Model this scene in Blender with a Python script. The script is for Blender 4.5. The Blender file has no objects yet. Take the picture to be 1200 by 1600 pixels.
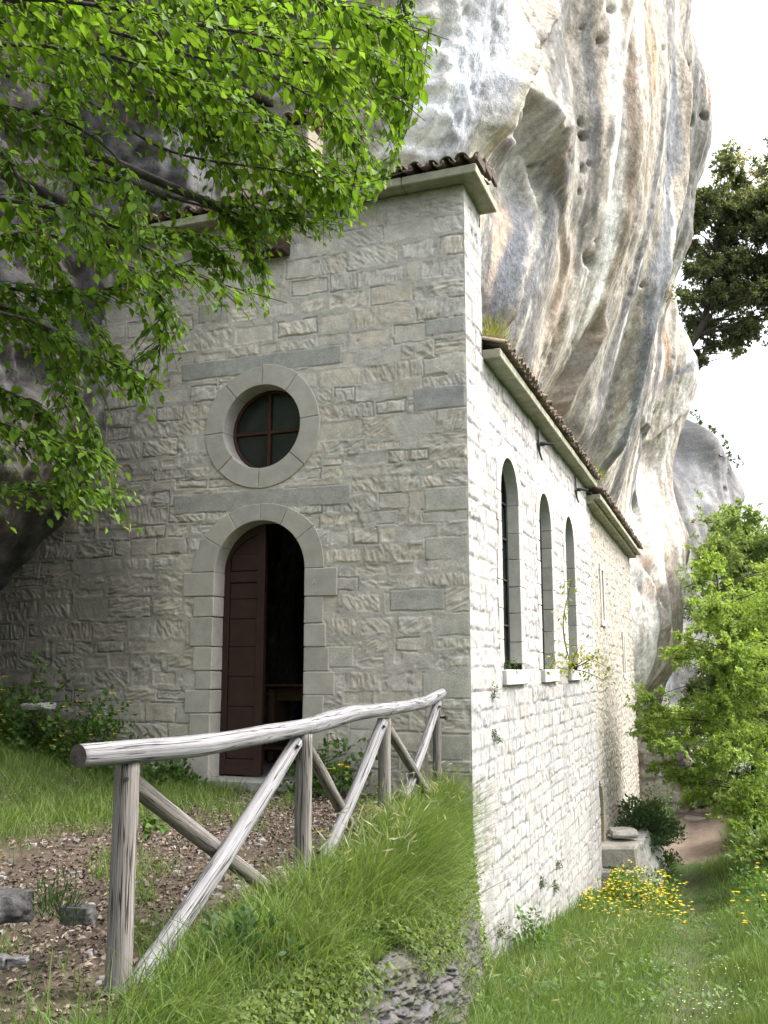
import bpy, bmesh, math, random
import numpy as np
from mathutils import Vector, Matrix
random.seed(7)
RS = np.random.RandomState
C = bpy.context.scene

# ------------------------------------------------------------------ camera, world, sun, exposure
FPX = 1468.0                                   # focal length in pixels of a 1200 x 1600 frame
PITCH = math.atan(245 / FPX); HEAD = math.radians(20.0)
EYE = np.array([2.82, -10.68, 1.34])
cam = bpy.data.cameras.new('camera'); camo = bpy.data.objects.new('camera', cam)
C.collection.objects.link(camo); C.camera = camo
camo.location = EYE; camo.rotation_euler = (math.pi / 2 + PITCH, 0, HEAD)
cam.sensor_fit = 'VERTICAL'; cam.sensor_height = 32.0; cam.lens = FPX / 1600 * 32.0
cam.clip_start = 0.05; cam.clip_end = 2000

SUN_EL = math.radians(52); SUN_DIR = Vector((math.cos(SUN_EL) * 0.92, math.cos(SUN_EL) * 0.39, math.sin(SUN_EL)))
w = bpy.data.worlds.new('World'); C.world = w; w.use_nodes = True
nt = w.node_tree; sky = nt.nodes.new('ShaderNodeTexSky'); sky.sky_type = 'NISHITA'; sky.sun_disc = False
sky.sun_elevation = SUN_EL; sky.sun_rotation = math.atan2(SUN_DIR.x, SUN_DIR.y)
sky.air_density = 1.0; sky.dust_density = 6.0; sky.ozone_density = 1.0
nt.nodes['Background'].inputs['Strength'].default_value = 0.15
veil = nt.nodes.new('ShaderNodeHueSaturation'); veil.inputs['Saturation'].default_value = 0.35     # a thin, bright overcast
nt.links.new(sky.outputs[0], veil.inputs['Color']); nt.links.new(veil.outputs[0], nt.nodes['Background'].inputs['Color'])
sun = bpy.data.lights.new('sun', 'SUN'); sun.energy = 0.6; sun.angle = math.radians(25); sun.color = (1, 0.96, 0.9)
suno = bpy.data.objects.new('sun', sun); C.collection.objects.link(suno)
suno.rotation_euler = SUN_DIR.to_track_quat('Z', 'Y').to_euler(); suno.location = (30, 10, 40)
C.view_settings.view_transform = 'Standard'; C.view_settings.look = 'None'
C.view_settings.exposure = 2.0; C.view_settings.gamma = 1.0
C.cycles.max_bounces = 7; C.cycles.diffuse_bounces = 4; C.cycles.transparent_max_bounces = 8

# ------------------------------------------------------------------ measuring: a direction seen from the eye
_F = np.array([-math.sin(HEAD), math.cos(HEAD), 0]); _R = np.array([math.cos(HEAD), math.sin(HEAD), 0]); _U = np.array([0, 0, 1.0])
_CF = _F * math.cos(PITCH) + _U * math.sin(PITCH); _CU = -_F * math.sin(PITCH) + _U * math.cos(PITCH)
def ray(px, py): return _CF + _R * ((px - 600) / FPX) + _CU * ((800 - py) / FPX)
def at(px, py, d): r = ray(px, py); return EYE + r * (d / np.dot(r, _F))
def hx(px, py, X=0.0): r = ray(px, py); return EYE + r * ((X - EYE[0]) / r[0])
def hy(px, py, Y=0.0): r = ray(px, py); return EYE + r * ((Y - EYE[1]) / r[1])

# ------------------------------------------------------------------ noise
def _hash(ix, iy, iz, seed):
    h = (ix.astype(np.int64) * 374761393 + iy.astype(np.int64) * 668265263 + iz.astype(np.int64) * 2147483647 + seed * 144665) & 0xFFFFFFFF
    h = ((h ^ (h >> 13)) * 1274126177) & 0xFFFFFFFF
    h = ((h ^ (h >> 15)) * 2246822519) & 0xFFFFFFFF
    h = h ^ (h >> 16)
    return (h & 0xFFFFFF).astype(np.float64) / 0xFFFFFF
def vn(x, y, z=0.0, seed=0):
    x, y, z = np.broadcast_arrays(np.asarray(x, float), np.asarray(y, float), np.asarray(z, float))
    x0 = np.floor(x); y0 = np.floor(y); z0 = np.floor(z)
    fx = x - x0; fy = y - y0; fz = z - z0
    fx = fx * fx * fx * (fx * (fx * 6 - 15) + 10); fy = fy * fy * fy * (fy * (fy * 6 - 15) + 10)
    two = bool(np.all(fz == 0))
    fz = fz * fz * (3 - 2 * fz)
    def layer(k):
        a = _hash(x0, y0, z0 + k, seed); b = _hash(x0 + 1, y0, z0 + k, seed)
        c = _hash(x0, y0 + 1, z0 + k, seed); d = _hash(x0 + 1, y0 + 1, z0 + k, seed)
        return (a * (1 - fx) + b * fx) * (1 - fy) + (c * (1 - fx) + d * fx) * fy
    l0 = layer(0)
    if two: return l0 * 2 - 1
    return (l0 * (1 - fz) + layer(1) * fz) * 2 - 1
def fbm(x, y, z=0.0, seed=0, octaves=4, gain=0.5):
    s = 0; a = 1.0; t = 0; f = 1.0
    for o in range(octaves):
        s = s + a * vn(np.asarray(x) * f + o * 17.3, np.asarray(y) * f + o * 9.1, np.asarray(z) * f, seed + o * 31)
        t += a; a *= gain; f *= 2.03
    return s / t
def ss(a, b, x):
    t = np.clip((x - a) / (b - a), 0, 1); return t * t * (3 - 2 * t)

# ------------------------------------------------------------------ objects
def mesh(name, V, faces, mat=None, parent=None, col=None, uv=None, smooth=True, mats=None, midx=None):
    """V (n,3); faces: list of int arrays (m,k); col: per-vertex colours; uv: per-vertex uv. ONE mesh object."""
    V = np.asarray(V, float); me = bpy.data.meshes.new(name)
    faces = [np.asarray(f, np.int32) for f in faces if len(f)]
    me.vertices.add(len(V)); me.vertices.foreach_set('co', V.astype(np.float32).ravel())
    loops = np.concatenate([f.ravel() for f in faces]); sizes = np.concatenate([np.full(len(f), f.shape[1], np.int32) for f in faces])
    me.loops.add(len(loops)); me.loops.foreach_set('vertex_index', loops)
    me.polygons.add(len(sizes)); me.polygons.foreach_set('loop_start', np.concatenate([[0], np.cumsum(sizes)[:-1]]).astype(np.int32))
    me.polygons.foreach_set('loop_total', sizes)
    me.polygons.foreach_set('use_smooth', np.full(len(sizes), bool(smooth)))
    for m in (mats or [mat]):
        if m: me.materials.append(m)
    if midx is not None: me.polygons.foreach_set('material_index', np.asarray(midx, np.int32))
    if col is not None:
        c = np.asarray(col, float)
        if c.ndim == 1: c = np.tile(c, (len(V), 1))
        a = me.color_attributes.new('Col', 'FLOAT_COLOR', 'POINT')
        a.data.foreach_set('color', np.concatenate([np.clip(c[:, :3], 0.004, 0.95), np.ones((len(V), 1))], 1).astype(np.float32).ravel())
    if uv is not None:
        u = me.uv_layers.new(name='UVMap'); u.data.foreach_set('uv', np.asarray(uv, np.float32)[loops].ravel())
    me.update(calc_edges=True); me.validate(clean_customdata=False)
    o = bpy.data.objects.new(name, me); C.collection.objects.link(o)
    if parent: o.parent = parent
    return o
def tag(o, label=None, cat=None, group=None, kind=None):
    if label: o['label'] = label
    if cat: o['category'] = cat
    if group: o['group'] = group
    if kind: o['kind'] = kind
    return o
def empty(name, loc=(0, 0, 0), **k):
    """An Empty at the base of a thing. Parts are given in world coordinates, so the offset is undone in put()."""
    o = bpy.data.objects.new(name, None); C.collection.objects.link(o); o.location = loc; o.empty_display_size = 0.2
    tag(o, **k); return o
def put(o, root):
    o.parent = root; o.matrix_parent_inverse = Matrix.Translation(Vector(root.location)).inverted(); return o
class MB:
    """collects shapes for one mesh"""
    def __init__(s): s.V = []; s.Q = {}; s.n = 0; s.U = []; s.C = []
    def add(s, V, faces, uv=None, col=None):
        V = np.asarray(V, float)
        for f in faces:
            f = np.asarray(f, np.int32)
            if len(f): s.Q.setdefault(f.shape[1], []).append(f + s.n)
        s.V.append(V); s.n += len(V)
        s.U.append(np.zeros((len(V), 2)) if uv is None else np.asarray(uv, float))
        c = np.ones((len(V), 3)) * 0.5 if col is None else np.asarray(col, float)
        s.C.append(np.tile(c, (len(V), 1)) if c.ndim == 1 else c)
    def build(s, name, mat, parent=None, smooth=False, col=False, uv=True):
        o = mesh(name, np.concatenate(s.V), [np.concatenate(q) for q in s.Q.values()], mat, None,
                 np.concatenate(s.C) if col else None, np.concatenate(s.U) if uv else None, smooth)
        if parent: put(o, parent)
        return o
    def box(s, c, size, rot=None, bev=0.006, col=None, jit=0, seed=0):
        """a box with chamfered edges; jit roughens the corners"""
        hx_, hy_, hz_ = [q / 2 for q in size]; b = min(bev, hx_ * .6, hy_ * .6, hz_ * .6)
        pts = []; r = random.Random(seed)
        for sx in (-1, 1):
            for sy in (-1, 1):
                for sz in (-1, 1):
                    j = [r.uniform(-jit, jit) for _ in range(3)]
                    pts += [(sx * hx_ + j[0], sy * (hy_ - b) + j[1], sz * (hz_ - b) + j[2]), (sx * (hx_ - b) + j[0], sy * hy_ + j[1], sz * (hz_ - b) + j[2]), (sx * (hx_ - b) + j[0], sy * (hy_ - b) + j[1], sz * hz_ + j[2])]
        P = np.array(pts)
        if rot is not None: P = P @ np.array(rot).T
        P = P + np.array(c)
        def k(x, y, z, a): return ((x * 4 + y * 2 + z) * 3) + a
        q = []; t = []
        for x in (0, 1):
            f = [k(x, 0, 0, 0), k(x, 1, 0, 0), k(x, 1, 1, 0), k(x, 0, 1, 0)]; q.append(f if x else f[::-1])
        for y in (0, 1):
            f = [k(0, y, 0, 1), k(0, y, 1, 1), k(1, y, 1, 1), k(1, y, 0, 1)]; q.append(f if y else f[::-1])
        for z in (0, 1):
            f = [k(0, 0, z, 2), k(1, 0, z, 2), k(1, 1, z, 2), k(0, 1, z, 2)]; q.append(f if z else f[::-1])
        for x in (0, 1):
            for y in (0, 1):
                f = [k(x, y, 0, 0), k(x, y, 1, 0), k(x, y, 1, 1), k(x, y, 0, 1)]; q.append(f if (x + y) % 2 else f[::-1])
            for z in (0, 1):
                f = [k(x, 0, z, 0), k(x, 1, z, 0), k(x, 1, z, 2), k(x, 0, z, 2)]; q.append(f[::-1] if (x + z) % 2 else f)
        for y in (0, 1):
            for z in (0, 1):
                f = [k(0, y, z, 1), k(1, y, z, 1), k(1, y, z, 2), k(0, y, z, 2)]; q.append(f if (y + z) % 2 else f[::-1])
        for x in (0, 1):
            for y in (0, 1):
                for z in (0, 1):
                    f = [k(x, y, z, 0), k(x, y, z, 1), k(x, y, z, 2)]; t.append(f if (x + y + z) % 2 else f[::-1])
        s.add(P, [q, t], P[:, :2], col)
    def tube(s, pts, rad, sides=10, noise=0.0, seed=0, caps=True, col=None, useg=None):
        """a log or stem along pts (k,3) with radii rad (k)"""
        pts = np.asarray(pts, float); rad = np.atleast_1d(np.asarray(rad, float)); rad = np.interp(np.linspace(0, 1, len(pts)), np.linspace(0, 1, len(rad)), rad)
        T = np.gradient(pts, axis=0); T /= np.linalg.norm(T, axis=1)[:, None] + 1e-9
        ref = np.array([0.13, 0.21, 1.0]); ref = ref if abs(T[0] @ (ref / np.linalg.norm(ref))) < 0.9 else np.array([1.0, 0.1, 0])
        A = np.cross(T, ref); A /= np.linalg.norm(A, axis=1)[:, None]; B = np.cross(T, A)
        th = np.linspace(0, 2 * np.pi, sides, endpoint=False)
        L = np.concatenate([[0], np.cumsum(np.linalg.norm(np.diff(pts, axis=0), axis=1))])
        R = rad[:, None] * np.ones(sides)
        if noise:
            R = R * (1 + noise * vn(np.cos(th)[None, :] * 1.3 + seed * 3.1 + np.zeros((len(pts), 1)), np.sin(th)[None, :] * 1.3 + 4, L[:, None] * 2.2, seed)
                     + noise * .35 * vn(np.cos(th)[None, :] * 4 + seed, np.sin(th)[None, :] * 4, L[:, None] * 5, seed + 5))
        P = pts[:, None, :] + R[:, :, None] * (np.cos(th)[None, :, None] * A[:, None, :] + np.sin(th)[None, :, None] * B[:, None, :])
        n = len(pts); i = np.arange(n - 1)[:, None]; j = np.arange(sides)[None, :]; j2 = (j + 1) % sides
        q = np.stack([i * sides + j, i * sides + j2, (i + 1) * sides + j2, (i + 1) * sides + j], -1).reshape(-1, 4)[:, ::-1]
        V = P.reshape(-1, 3); uv = np.stack([np.broadcast_to(j / sides, (n, sides)), np.broadcast_to(L[:, None], (n, sides))], -1).reshape(-1, 2) + np.array([0, seed * 1.37])
        fs = [q]
        if caps:
            V = np.concatenate([V, pts[:1] - T[:1] * rad[0] * .08, pts[-1:] + T[-1:] * rad[-1] * .08]); uv = np.concatenate([uv, uv[:1], uv[-1:]])
            jj = np.arange(sides); k0 = n * sides
            fs.append(np.stack([np.full(sides, k0), jj, (jj + 1) % sides], 1)[:, ::-1][:, ::-1])
            fs.append(np.stack([np.full(sides, k0 + 1), (n - 1) * sides + (jj + 1) % sides, (n - 1) * sides + jj], 1))
        s.add(V, fs, uv, col)
def spline(pts, n):
    """Catmull-Rom through pts"""
    P = np.asarray(pts, float); P = np.concatenate([[2 * P[0] - P[1]], P, [2 * P[-1] - P[-2]]]); k = len(P) - 3
    t = np.linspace(0, k - 1e-6, n); i = t.astype(int); f = (t - i)[:, None]
    a, b, c, d = P[i], P[i + 1], P[i + 2], P[i + 3]
    return 0.5 * ((2 * b) + (-a + c) * f + (2 * a - 5 * b + 4 * c - d) * f ** 2 + (-a + 3 * b - 3 * c + d) * f ** 3)
def grid_faces(nu, nv, flip=False):
    i = np.arange(nu - 1)[:, None]; j = np.arange(nv - 1)[None, :]
    q = np.stack([i * nv + j, (i + 1) * nv + j, (i + 1) * nv + j + 1, i * nv + j + 1], -1).reshape(-1, 4)
    return q[:, ::-1] if flip else q
def rock_shape(mb, c, size, seed, n=9, amp=0.16, rotz=0.0, col=None, box=0.55):
    """an irregular, slightly squared stone"""
    u = np.linspace(-1, 1, n); F = []
    V = []; Q = []; k = 0
    for ax in range(3):
        for sg in (-1, 1):
            a, b = np.meshgrid(u, u, indexing='ij'); p = np.zeros((n, n, 3)); p[..., ax] = sg; p[..., (ax + 1) % 3] = a; p[..., (ax + 2) % 3] = b
            V.append(p.reshape(-1, 3)); Q.append(grid_faces(n, n, sg < 0) + k); k += n * n
    P = np.concatenate(V); S = P / np.linalg.norm(P, axis=1)[:, None]; P = P * box + S * (1 - box)
    d = fbm(S[:, 0] * 1.4 + seed * 5.3, S[:, 1] * 1.4 + 3, S[:, 2] * 1.4, seed, 4) * amp * 2
    P = P * (1 + d[:, None]); P = P * np.array(size) / 2
    cs, sn = math.cos(rotz), math.sin(rotz); P = P @ np.array([[cs, sn, 0], [-sn, cs, 0], [0, 0, 1]])
    mb.add(P + np.array(c), Q, P[:, :2], col)

# ------------------------------------------------------------------ materials (all procedural)
def newmat(name):
    m = bpy.data.materials.new(name); m.use_nodes = True; n = m.node_tree
    return m, n, n.nodes['Principled BSDF'], n.links
def N(n, t, **k):
    x = n.nodes.new('ShaderNode' + t)
    for a, b in k.items():
        if a in x.inputs: x.inputs[a].default_value = b
        else: setattr(x, a, b)
    return x
def noise_node(n, src, scale, detail=4, rough=0.6, sc3=None):
    t = N(n, 'TexNoise'); t.inputs['Scale'].default_value = scale; t.inputs['Detail'].default_value = detail; t.inputs['Roughness'].default_value = rough
    if sc3:
        mp = N(n, 'Mapping'); mp.inputs['Scale'].default_value = sc3; n.links.new(src, mp.inputs['Vector']); src = mp.outputs[0]
    n.links.new(src, t.inputs['Vector']); return t
def ramp(n, src, stops):
    r = N(n, 'ValToRGB'); e = r.color_ramp.elements
    while len(e) < len(stops): e.new(0.5)
    for k, (p, c) in enumerate(stops): e[k].position = p; e[k].color = (c[0], c[1], c[2], 1) if not np.isscalar(c) else (c, c, c, 1)
    n.links.new(src, r.inputs[0]); return r
def mixc(n, a, b, fac=None, mode='MULTIPLY', f=1.0):
    x = N(n, 'Mix', data_type='RGBA', blend_type=mode); x.inputs[0].default_value = f
    for s, q in ((a, 6), (b, 7)):
        if hasattr(s, 'is_output'): n.links.new(s, x.inputs[q])
        else: x.inputs[q].default_value = (*s, 1)
    if fac is not None: n.links.new(fac, x.inputs[0])
    return x.outputs[2]
def bump(n, bsdf, heights):
    prev = None
    for h, st, dist in heights:
        b = N(n, 'Bump'); b.inputs['Strength'].default_value = st; b.inputs['Distance'].default_value = dist
        n.links.new(h, b.inputs['Height'])
        if prev is not None: n.links.new(prev, b.inputs['Normal'])
        prev = b.outputs[0]
    n.links.new(prev, bsdf.inputs['Normal'])
def mat_attr(name, scales=((9, 0.75, 1.2), (70, 0.8, 1.2)), bumps=((45, 0.5, 0.01), (160, 0.4, 0.004)), rough=0.92, spec=0.15):
    m, n, b, l = newmat(name); tc = N(n, 'TexCoord'); a = N(n, 'Attribute', attribute_name='Col'); c = a.outputs['Color']
    for sc, lo, hi in scales:
        t = noise_node(n, tc.outputs['Object'], sc, 5, 0.65); r = ramp(n, t.outputs['Fac'], [(0.28, lo), (0.72, hi)]); c = mixc(n, c, r.outputs[0])
    l.new(c, b.inputs['Base Color']); b.inputs['Roughness'].default_value = rough; b.inputs['Specular IOR Level'].default_value = spec
    bump(n, b, [(noise_node(n, tc.outputs['Object'], s, 6, 0.65).outputs['Fac'], st, d) for s, st, d in bumps]); return m
def mat_plain(name, c1, c2, scale=8, bumps=((40, 0.4, 0.01),), rough=0.85, spec=0.2, sc3=None, metal=0, coord='Object', speck=None):
    m, n, b, l = newmat(name); tc = N(n, 'TexCoord'); src = tc.outputs[coord]
    t = noise_node(n, src, scale, 6, 0.65, sc3); r = ramp(n, t.outputs['Fac'], [(0.3, c1), (0.7, c2)]); c = r.outputs[0]
    if speck:
        t2 = noise_node(n, src, speck[0], 4, 0.7, sc3); r2 = ramp(n, t2.outputs['Fac'], [(speck[1], 0), (speck[1] + speck[2], 1)]); c = mixc(n, c, speck[3], r2.outputs[0], 'MIX')
    l.new(c, b.inputs['Base Color']); b.inputs['Roughness'].default_value = rough; b.inputs['Specular IOR Level'].default_value = spec; b.inputs['Metallic'].default_value = metal
    if bumps: bump(n, b, [(noise_node(n, src, s, 6, 0.65, sc3).outputs['Fac'], st, d) for s, st, d in bumps])
    return m
def mat_leaf(name, trans=0.45, rough=0.5):
    m, n, b, l = newmat(name); a = N(n, 'Attribute', attribute_name='Col'); l.new(a.outputs['Color'], b.inputs['Base Color'])
    b.inputs['Roughness'].default_value = rough; b.inputs['Specular IOR Level'].default_value = 0.18
    t = N(n, 'BsdfTranslucent'); c = mixc(n, a.outputs['Color'], (1.25, 1.2, 0.55)); l.new(c, t.inputs['Color'])
    mx = N(n, 'MixShader'); mx.inputs[0].default_value = trans; l.new(b.outputs[0], mx.inputs[1]); l.new(t.outputs[0], mx.inputs[2])
    l.new(mx.outputs[0], n.nodes['Material Output'].inputs['Surface']); return m
def mat_log(name, c1, c2, crack):
    m, n, b, l = newmat(name); tc = N(n, 'TexCoord'); uv = tc.outputs['UV']
    g = noise_node(n, uv, 1, 6, 0.7, (14, 1.6, 1)); r = ramp(n, g.outputs['Fac'], [(0.3, c1), (0.68, c2)])
    g2 = noise_node(n, uv, 1, 5, 0.7, (60, 3.0, 1)); r2 = ramp(n, g2.outputs['Fac'], [(0.3, 0.55), (0.6, 1.1)]); c = mixc(n, r.outputs[0], r2.outputs[0])
    k = noise_node(n, uv, 1, 3, 0.6, (9, 0.55, 1)); r3 = ramp(n, k.outputs['Fac'], [(0.484, 0), (0.496, 1), (0.504, 1), (0.516, 0)]); c = mixc(n, c, crack, r3.outputs[0], 'MIX')
    kn = noise_node(n, uv, 1, 2, 0.5, (5, 6, 1)); r4 = ramp(n, kn.outputs['Fac'], [(0.74, 0), (0.8, 0.8)]); c = mixc(n, c, crack, r4.outputs[0], 'MIX')
    l.new(c, b.inputs['Base Color']); b.inputs['Roughness'].default_value = 0.75; b.inputs['Specular IOR Level'].default_value = 0.25
    inv = N(n, 'Math', operation='SUBTRACT'); inv.inputs[0].default_value = 1; l.new(r3.outputs[0], inv.inputs[1])
    bump(n, b, [(g2.outputs['Fac'], 0.5, 0.006), (inv.outputs[0], 0.8, 0.012)]); return m

M = {}
M['wall'] = mat_attr('wall_stone', ((7, 0.82, 1.15), (60, 0.78, 1.2)), ((55, 0.5, 0.012), (170, 0.4, 0.004)))
M['cliff'] = mat_attr('cliff_limestone', ((1.3, 0.8, 1.18), (9, 0.75, 1.22), (45, 0.7, 1.25)), ((3, 0.35, 0.12), (14, 0.5, 0.05), (60, 0.5, 0.015)))
M['ashlar'] = mat_attr('dressed_stone', ((6, 0.85, 1.12), (80, 0.85, 1.12)), ((30, 0.25, 0.006), (140, 0.35, 0.003)))
M['cornice'] = mat_plain('cornice_stone', (0.20, 0.20, 0.14), (0.40, 0.38, 0.29), 5, ((40, 0.4, 0.008),))
M['tile'] = mat_attr('roof_tile', ((14, 0.6, 1.3), (60, 0.75, 1.2)), ((50, 0.5, 0.008),), 0.9)
M['door'] = mat_plain('door_paint', (0.026, 0.0115, 0.009), (0.043, 0.019, 0.015), 6, ((30, 0.3, 0.004),), 0.55, 0.35, (1, 1, 1), speck=(22, 0.70, 0.06, (0.17, 0.10, 0.07)))
M['frame'] = mat_plain('iron_frame_paint', (0.045, 0.018, 0.012), (0.075, 0.03, 0.02), 9, None, 0.6)
M['oldwood'] = mat_plain('old_dark_wood', (0.035, 0.024, 0.018), (0.10, 0.07, 0.05), 4, ((20, 0.5, 0.01),), 0.8, 0.2, (1, 1, 8))
M['pew'] = mat_plain('pew_wood', (0.16, 0.09, 0.055), (0.28, 0.17, 0.11), 5, None, 0.5, 0.3, (1, 8, 8))
M['iron'] = mat_plain('dark_iron', (0.012, 0.012, 0.014), (0.035, 0.032, 0.034), 12, ((40, 0.3, 0.004),), 0.6, 0.4)
M['plaster'] = mat_plain('interior_plaster', (0.20, 0.185, 0.17), (0.30, 0.28, 0.26), 2, ((20, 0.3, 0.01),))
M['rail'] = mat_log('rail_wood', (0.155, 0.152, 0.16), (0.29, 0.285, 0.29), (0.03, 0.027, 0.03))
M['post'] = mat_log('post_wood', (0.12, 0.105, 0.09), (0.27, 0.25, 0.235), (0.02, 0.017, 0.015))
M['cut'] = mat_plain('cut_log_end', (0.03, 0.026, 0.024), (0.09, 0.075, 0.065), 30, ((60, 0.5, 0.01),))
M['bark'] = mat_plain('bark', (0.03, 0.026, 0.022), (0.085, 0.075, 0.062), 20, ((30, 0.7, 0.02),), 0.9)
M['leaf'] = mat_leaf('leaf', 0.45, 0.5)
M['grass'] = mat_leaf('grass_blade', 0.4, 0.5)
M['ground'] = mat_attr('ground_soil', ((4, 0.75, 1.25), (30, 0.6, 1.4), (120, 0.6, 1.35)), ((20, 0.6, 0.03), (90, 0.6, 0.012)), 0.95, 0.1)
M['litter'] = mat_attr('dead_leaf', ((30, 0.7, 1.3),), ((60, 0.3, 0.004),), 0.8, 0.2)
M['rock'] = mat_attr('grey_rock', ((4, 0.7, 1.25), (30, 0.65, 1.3)), ((18, 0.6, 0.03), (80, 0.5, 0.008)))
def glass():
    m, n, b, l = newmat('dark_window_glass'); tc = N(n, 'TexCoord'); t = noise_node(n, tc.outputs['Object'], 3, 4)
    r = ramp(n, t.outputs['Fac'], [(0.3, (0.010, 0.013, 0.011)), (0.75, (0.028, 0.033, 0.028))]); l.new(r.outputs[0], b.inputs['Base Color'])
    b.inputs['Roughness'].default_value = 0.22; b.inputs['Specular IOR Level'].default_value = 0.25; return m
M['glass'] = glass()

# ================================================================== GROUND
PATHX = np.array([[-30, 3.2], [-12, 3.0], [-5, 2.55], [0, 2.2], [6, 2.0], [12, 1.75], [16, 1.4], [20, 1.2], [26, 1.5], [60, 2.5]])
EDGE = np.array([[-20, 0.9], [-9, 0.75], [-7.5, 0.55], [-6.7, 0.48], [-5, 0.52], [-4, 0.42], [-2.6, 0.14], [-1.2, -0.12], [-0.3, -0.27], [0, -0.30], [2, -0.4]])
def path_x(y): return np.interp(y, PATHX[:, 0], PATHX[:, 1])
def edge_x(y): return np.interp(y, EDGE[:, 0], EDGE[:, 1])
def z_low(x, y):
    z = np.interp(y, [-30, -13, -10.7, -7, -2.5, 0, 3, 7, 10, 13, 20, 27, 40, 80], [1.2, 0.25, -0.1, -0.78, -1.42, -1.8, -2.25, -2.85, -3.3, -3.55, -3.66, -3.45, -3.3, -3.0])
    px = path_x(y)
    z = z + 0.30 * np.clip(x - px - 0.5, 0, 40) ** 1.05 - 0.10 * np.exp(-((x - px) / 0.35) ** 2)
    z = z - 0.22 * np.exp(-((y - 1.2) / 3.2) ** 2) * ss(1.9, .4, x)
    return z + 0.06 * fbm(x * 0.6, y * 0.6, 0, 3, 3) + 0.02 * fbm(x * 3, y * 3, 0, 4, 2)
def z_ter(x, y):
    z = -0.12 + 0.26 * np.clip(-x - 4.0, 0, 20) * ss(-6.5, -3, y) - 0.16 * ss(-5.2, -5.9, y) * ss(-0.6, -1.2, x) - 0.10 * ss(-6.5, -9, y)
    z = z + 0.10 * ss(-2.2, -3.6, x) * ss(-0.6, -2.5, y) * 0 + 0.10 * np.exp(-((y + 4.6) / 1.4) ** 2) * np.exp(-((x + 3.6) / 1.3) ** 2)
    return z + 0.035 * fbm(x * 1.1, y * 1.1, 0, 13, 3) + 0.012 * fbm(x * 6, y * 6, 0, 14, 2)
def bank_t(x, y): return (x - edge_x(y)) / (0.52 - 0.20 * ss(-1.6, -0.2, y))
def z_ground(x, y):
    t = bank_t(x, y); k = np.where(t < 0.55, 0.25 * np.clip(t / 0.55, 0, 1) ** 1.6, 0.25 + 0.75 * np.clip((t - 0.55) / 0.45, 0, 1))
    k = np.where(y > 0.6, 1.0, k); return z_ter(x, y) * (1 - k) + z_low(x, y) * k
def axis(lo, hi, fine_lo, fine_hi, df, grow=1.18):
    a = list(np.arange(fine_lo, fine_hi + df / 2, df)); s = df
    while a[-1] < hi: s *= grow; a.append(min(a[-1] + s, hi))
    s = df
    while a[0] > lo: s *= grow; a.insert(0, max(a[0] - s, lo))
    return np.array(a)
gx = axis(-400, 400, -7.5, 5.0, 0.055); gy = axis(-300, 600, -9.0, 9.0, 0.06, 1.06)
GX, GY = np.meshgrid(gx, gy, indexing='ij'); GZ = z_ground(GX, GY)
T = bank_t(GX, GY); TER = (T < 0) & (GY < 0.6)
SOIL = np.array([0.082, 0.064, 0.050]); GREEN = np.array([0.035, 0.060, 0.018]); DIRT = np.array([0.20, 0.155, 0.125])
gc = np.empty(GX.shape + (3,)); gc[:] = GREEN
kp = np.exp(-((GX - path_x(GY)) / 0.42) ** 2) * ss(-0.25, 0.35, fbm(GX * 1.7, GY * 0.7, 0, 21, 3) + 0.1)
kp = np.maximum(kp * 0.25, ss(15.5, 17.5, GY + 1.2 * fbm(GX, GY, 0, 8, 2)) * ss(27, 25, GY) * ss(1.6, 1.0, np.abs(GX - path_x(GY) + 0.2)))
gc = gc * (1 - kp[..., None]) + DIRT * kp[..., None]
kt = np.where(TER, 1.0, np.where(GY < 0.6, ss(0.9, 0.0, T), 0))[..., None]
lit = 0.5 + 0.5 * fbm(GX * 5, GY * 5, 0, 31, 3); sc = SOIL * (0.75 + 0.5 * lit[..., None]) + np.array([0.03, 0.02, 0.016]) * ss(0.1, .5, fbm(GX * 14, GY * 14, 0, 33, 2))[..., None]
gc = gc * (1 - kt) + sc * kt
kg = (ss(-2.6, -4.2, GX + 0.7 * fbm(GX * .8, GY * .8, 0, 41, 3)) * ss(-6.0, -4.6, GY))[..., None] * kt * 0.7
gc = gc * (1 - kg) + GREEN * kg
tag(mesh('ground', np.stack([GX, GY, GZ], -1).reshape(-1, 3), [grid_faces(*GX.shape)], M['ground'], col=gc.reshape(-1, 3)), kind='structure')

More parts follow.
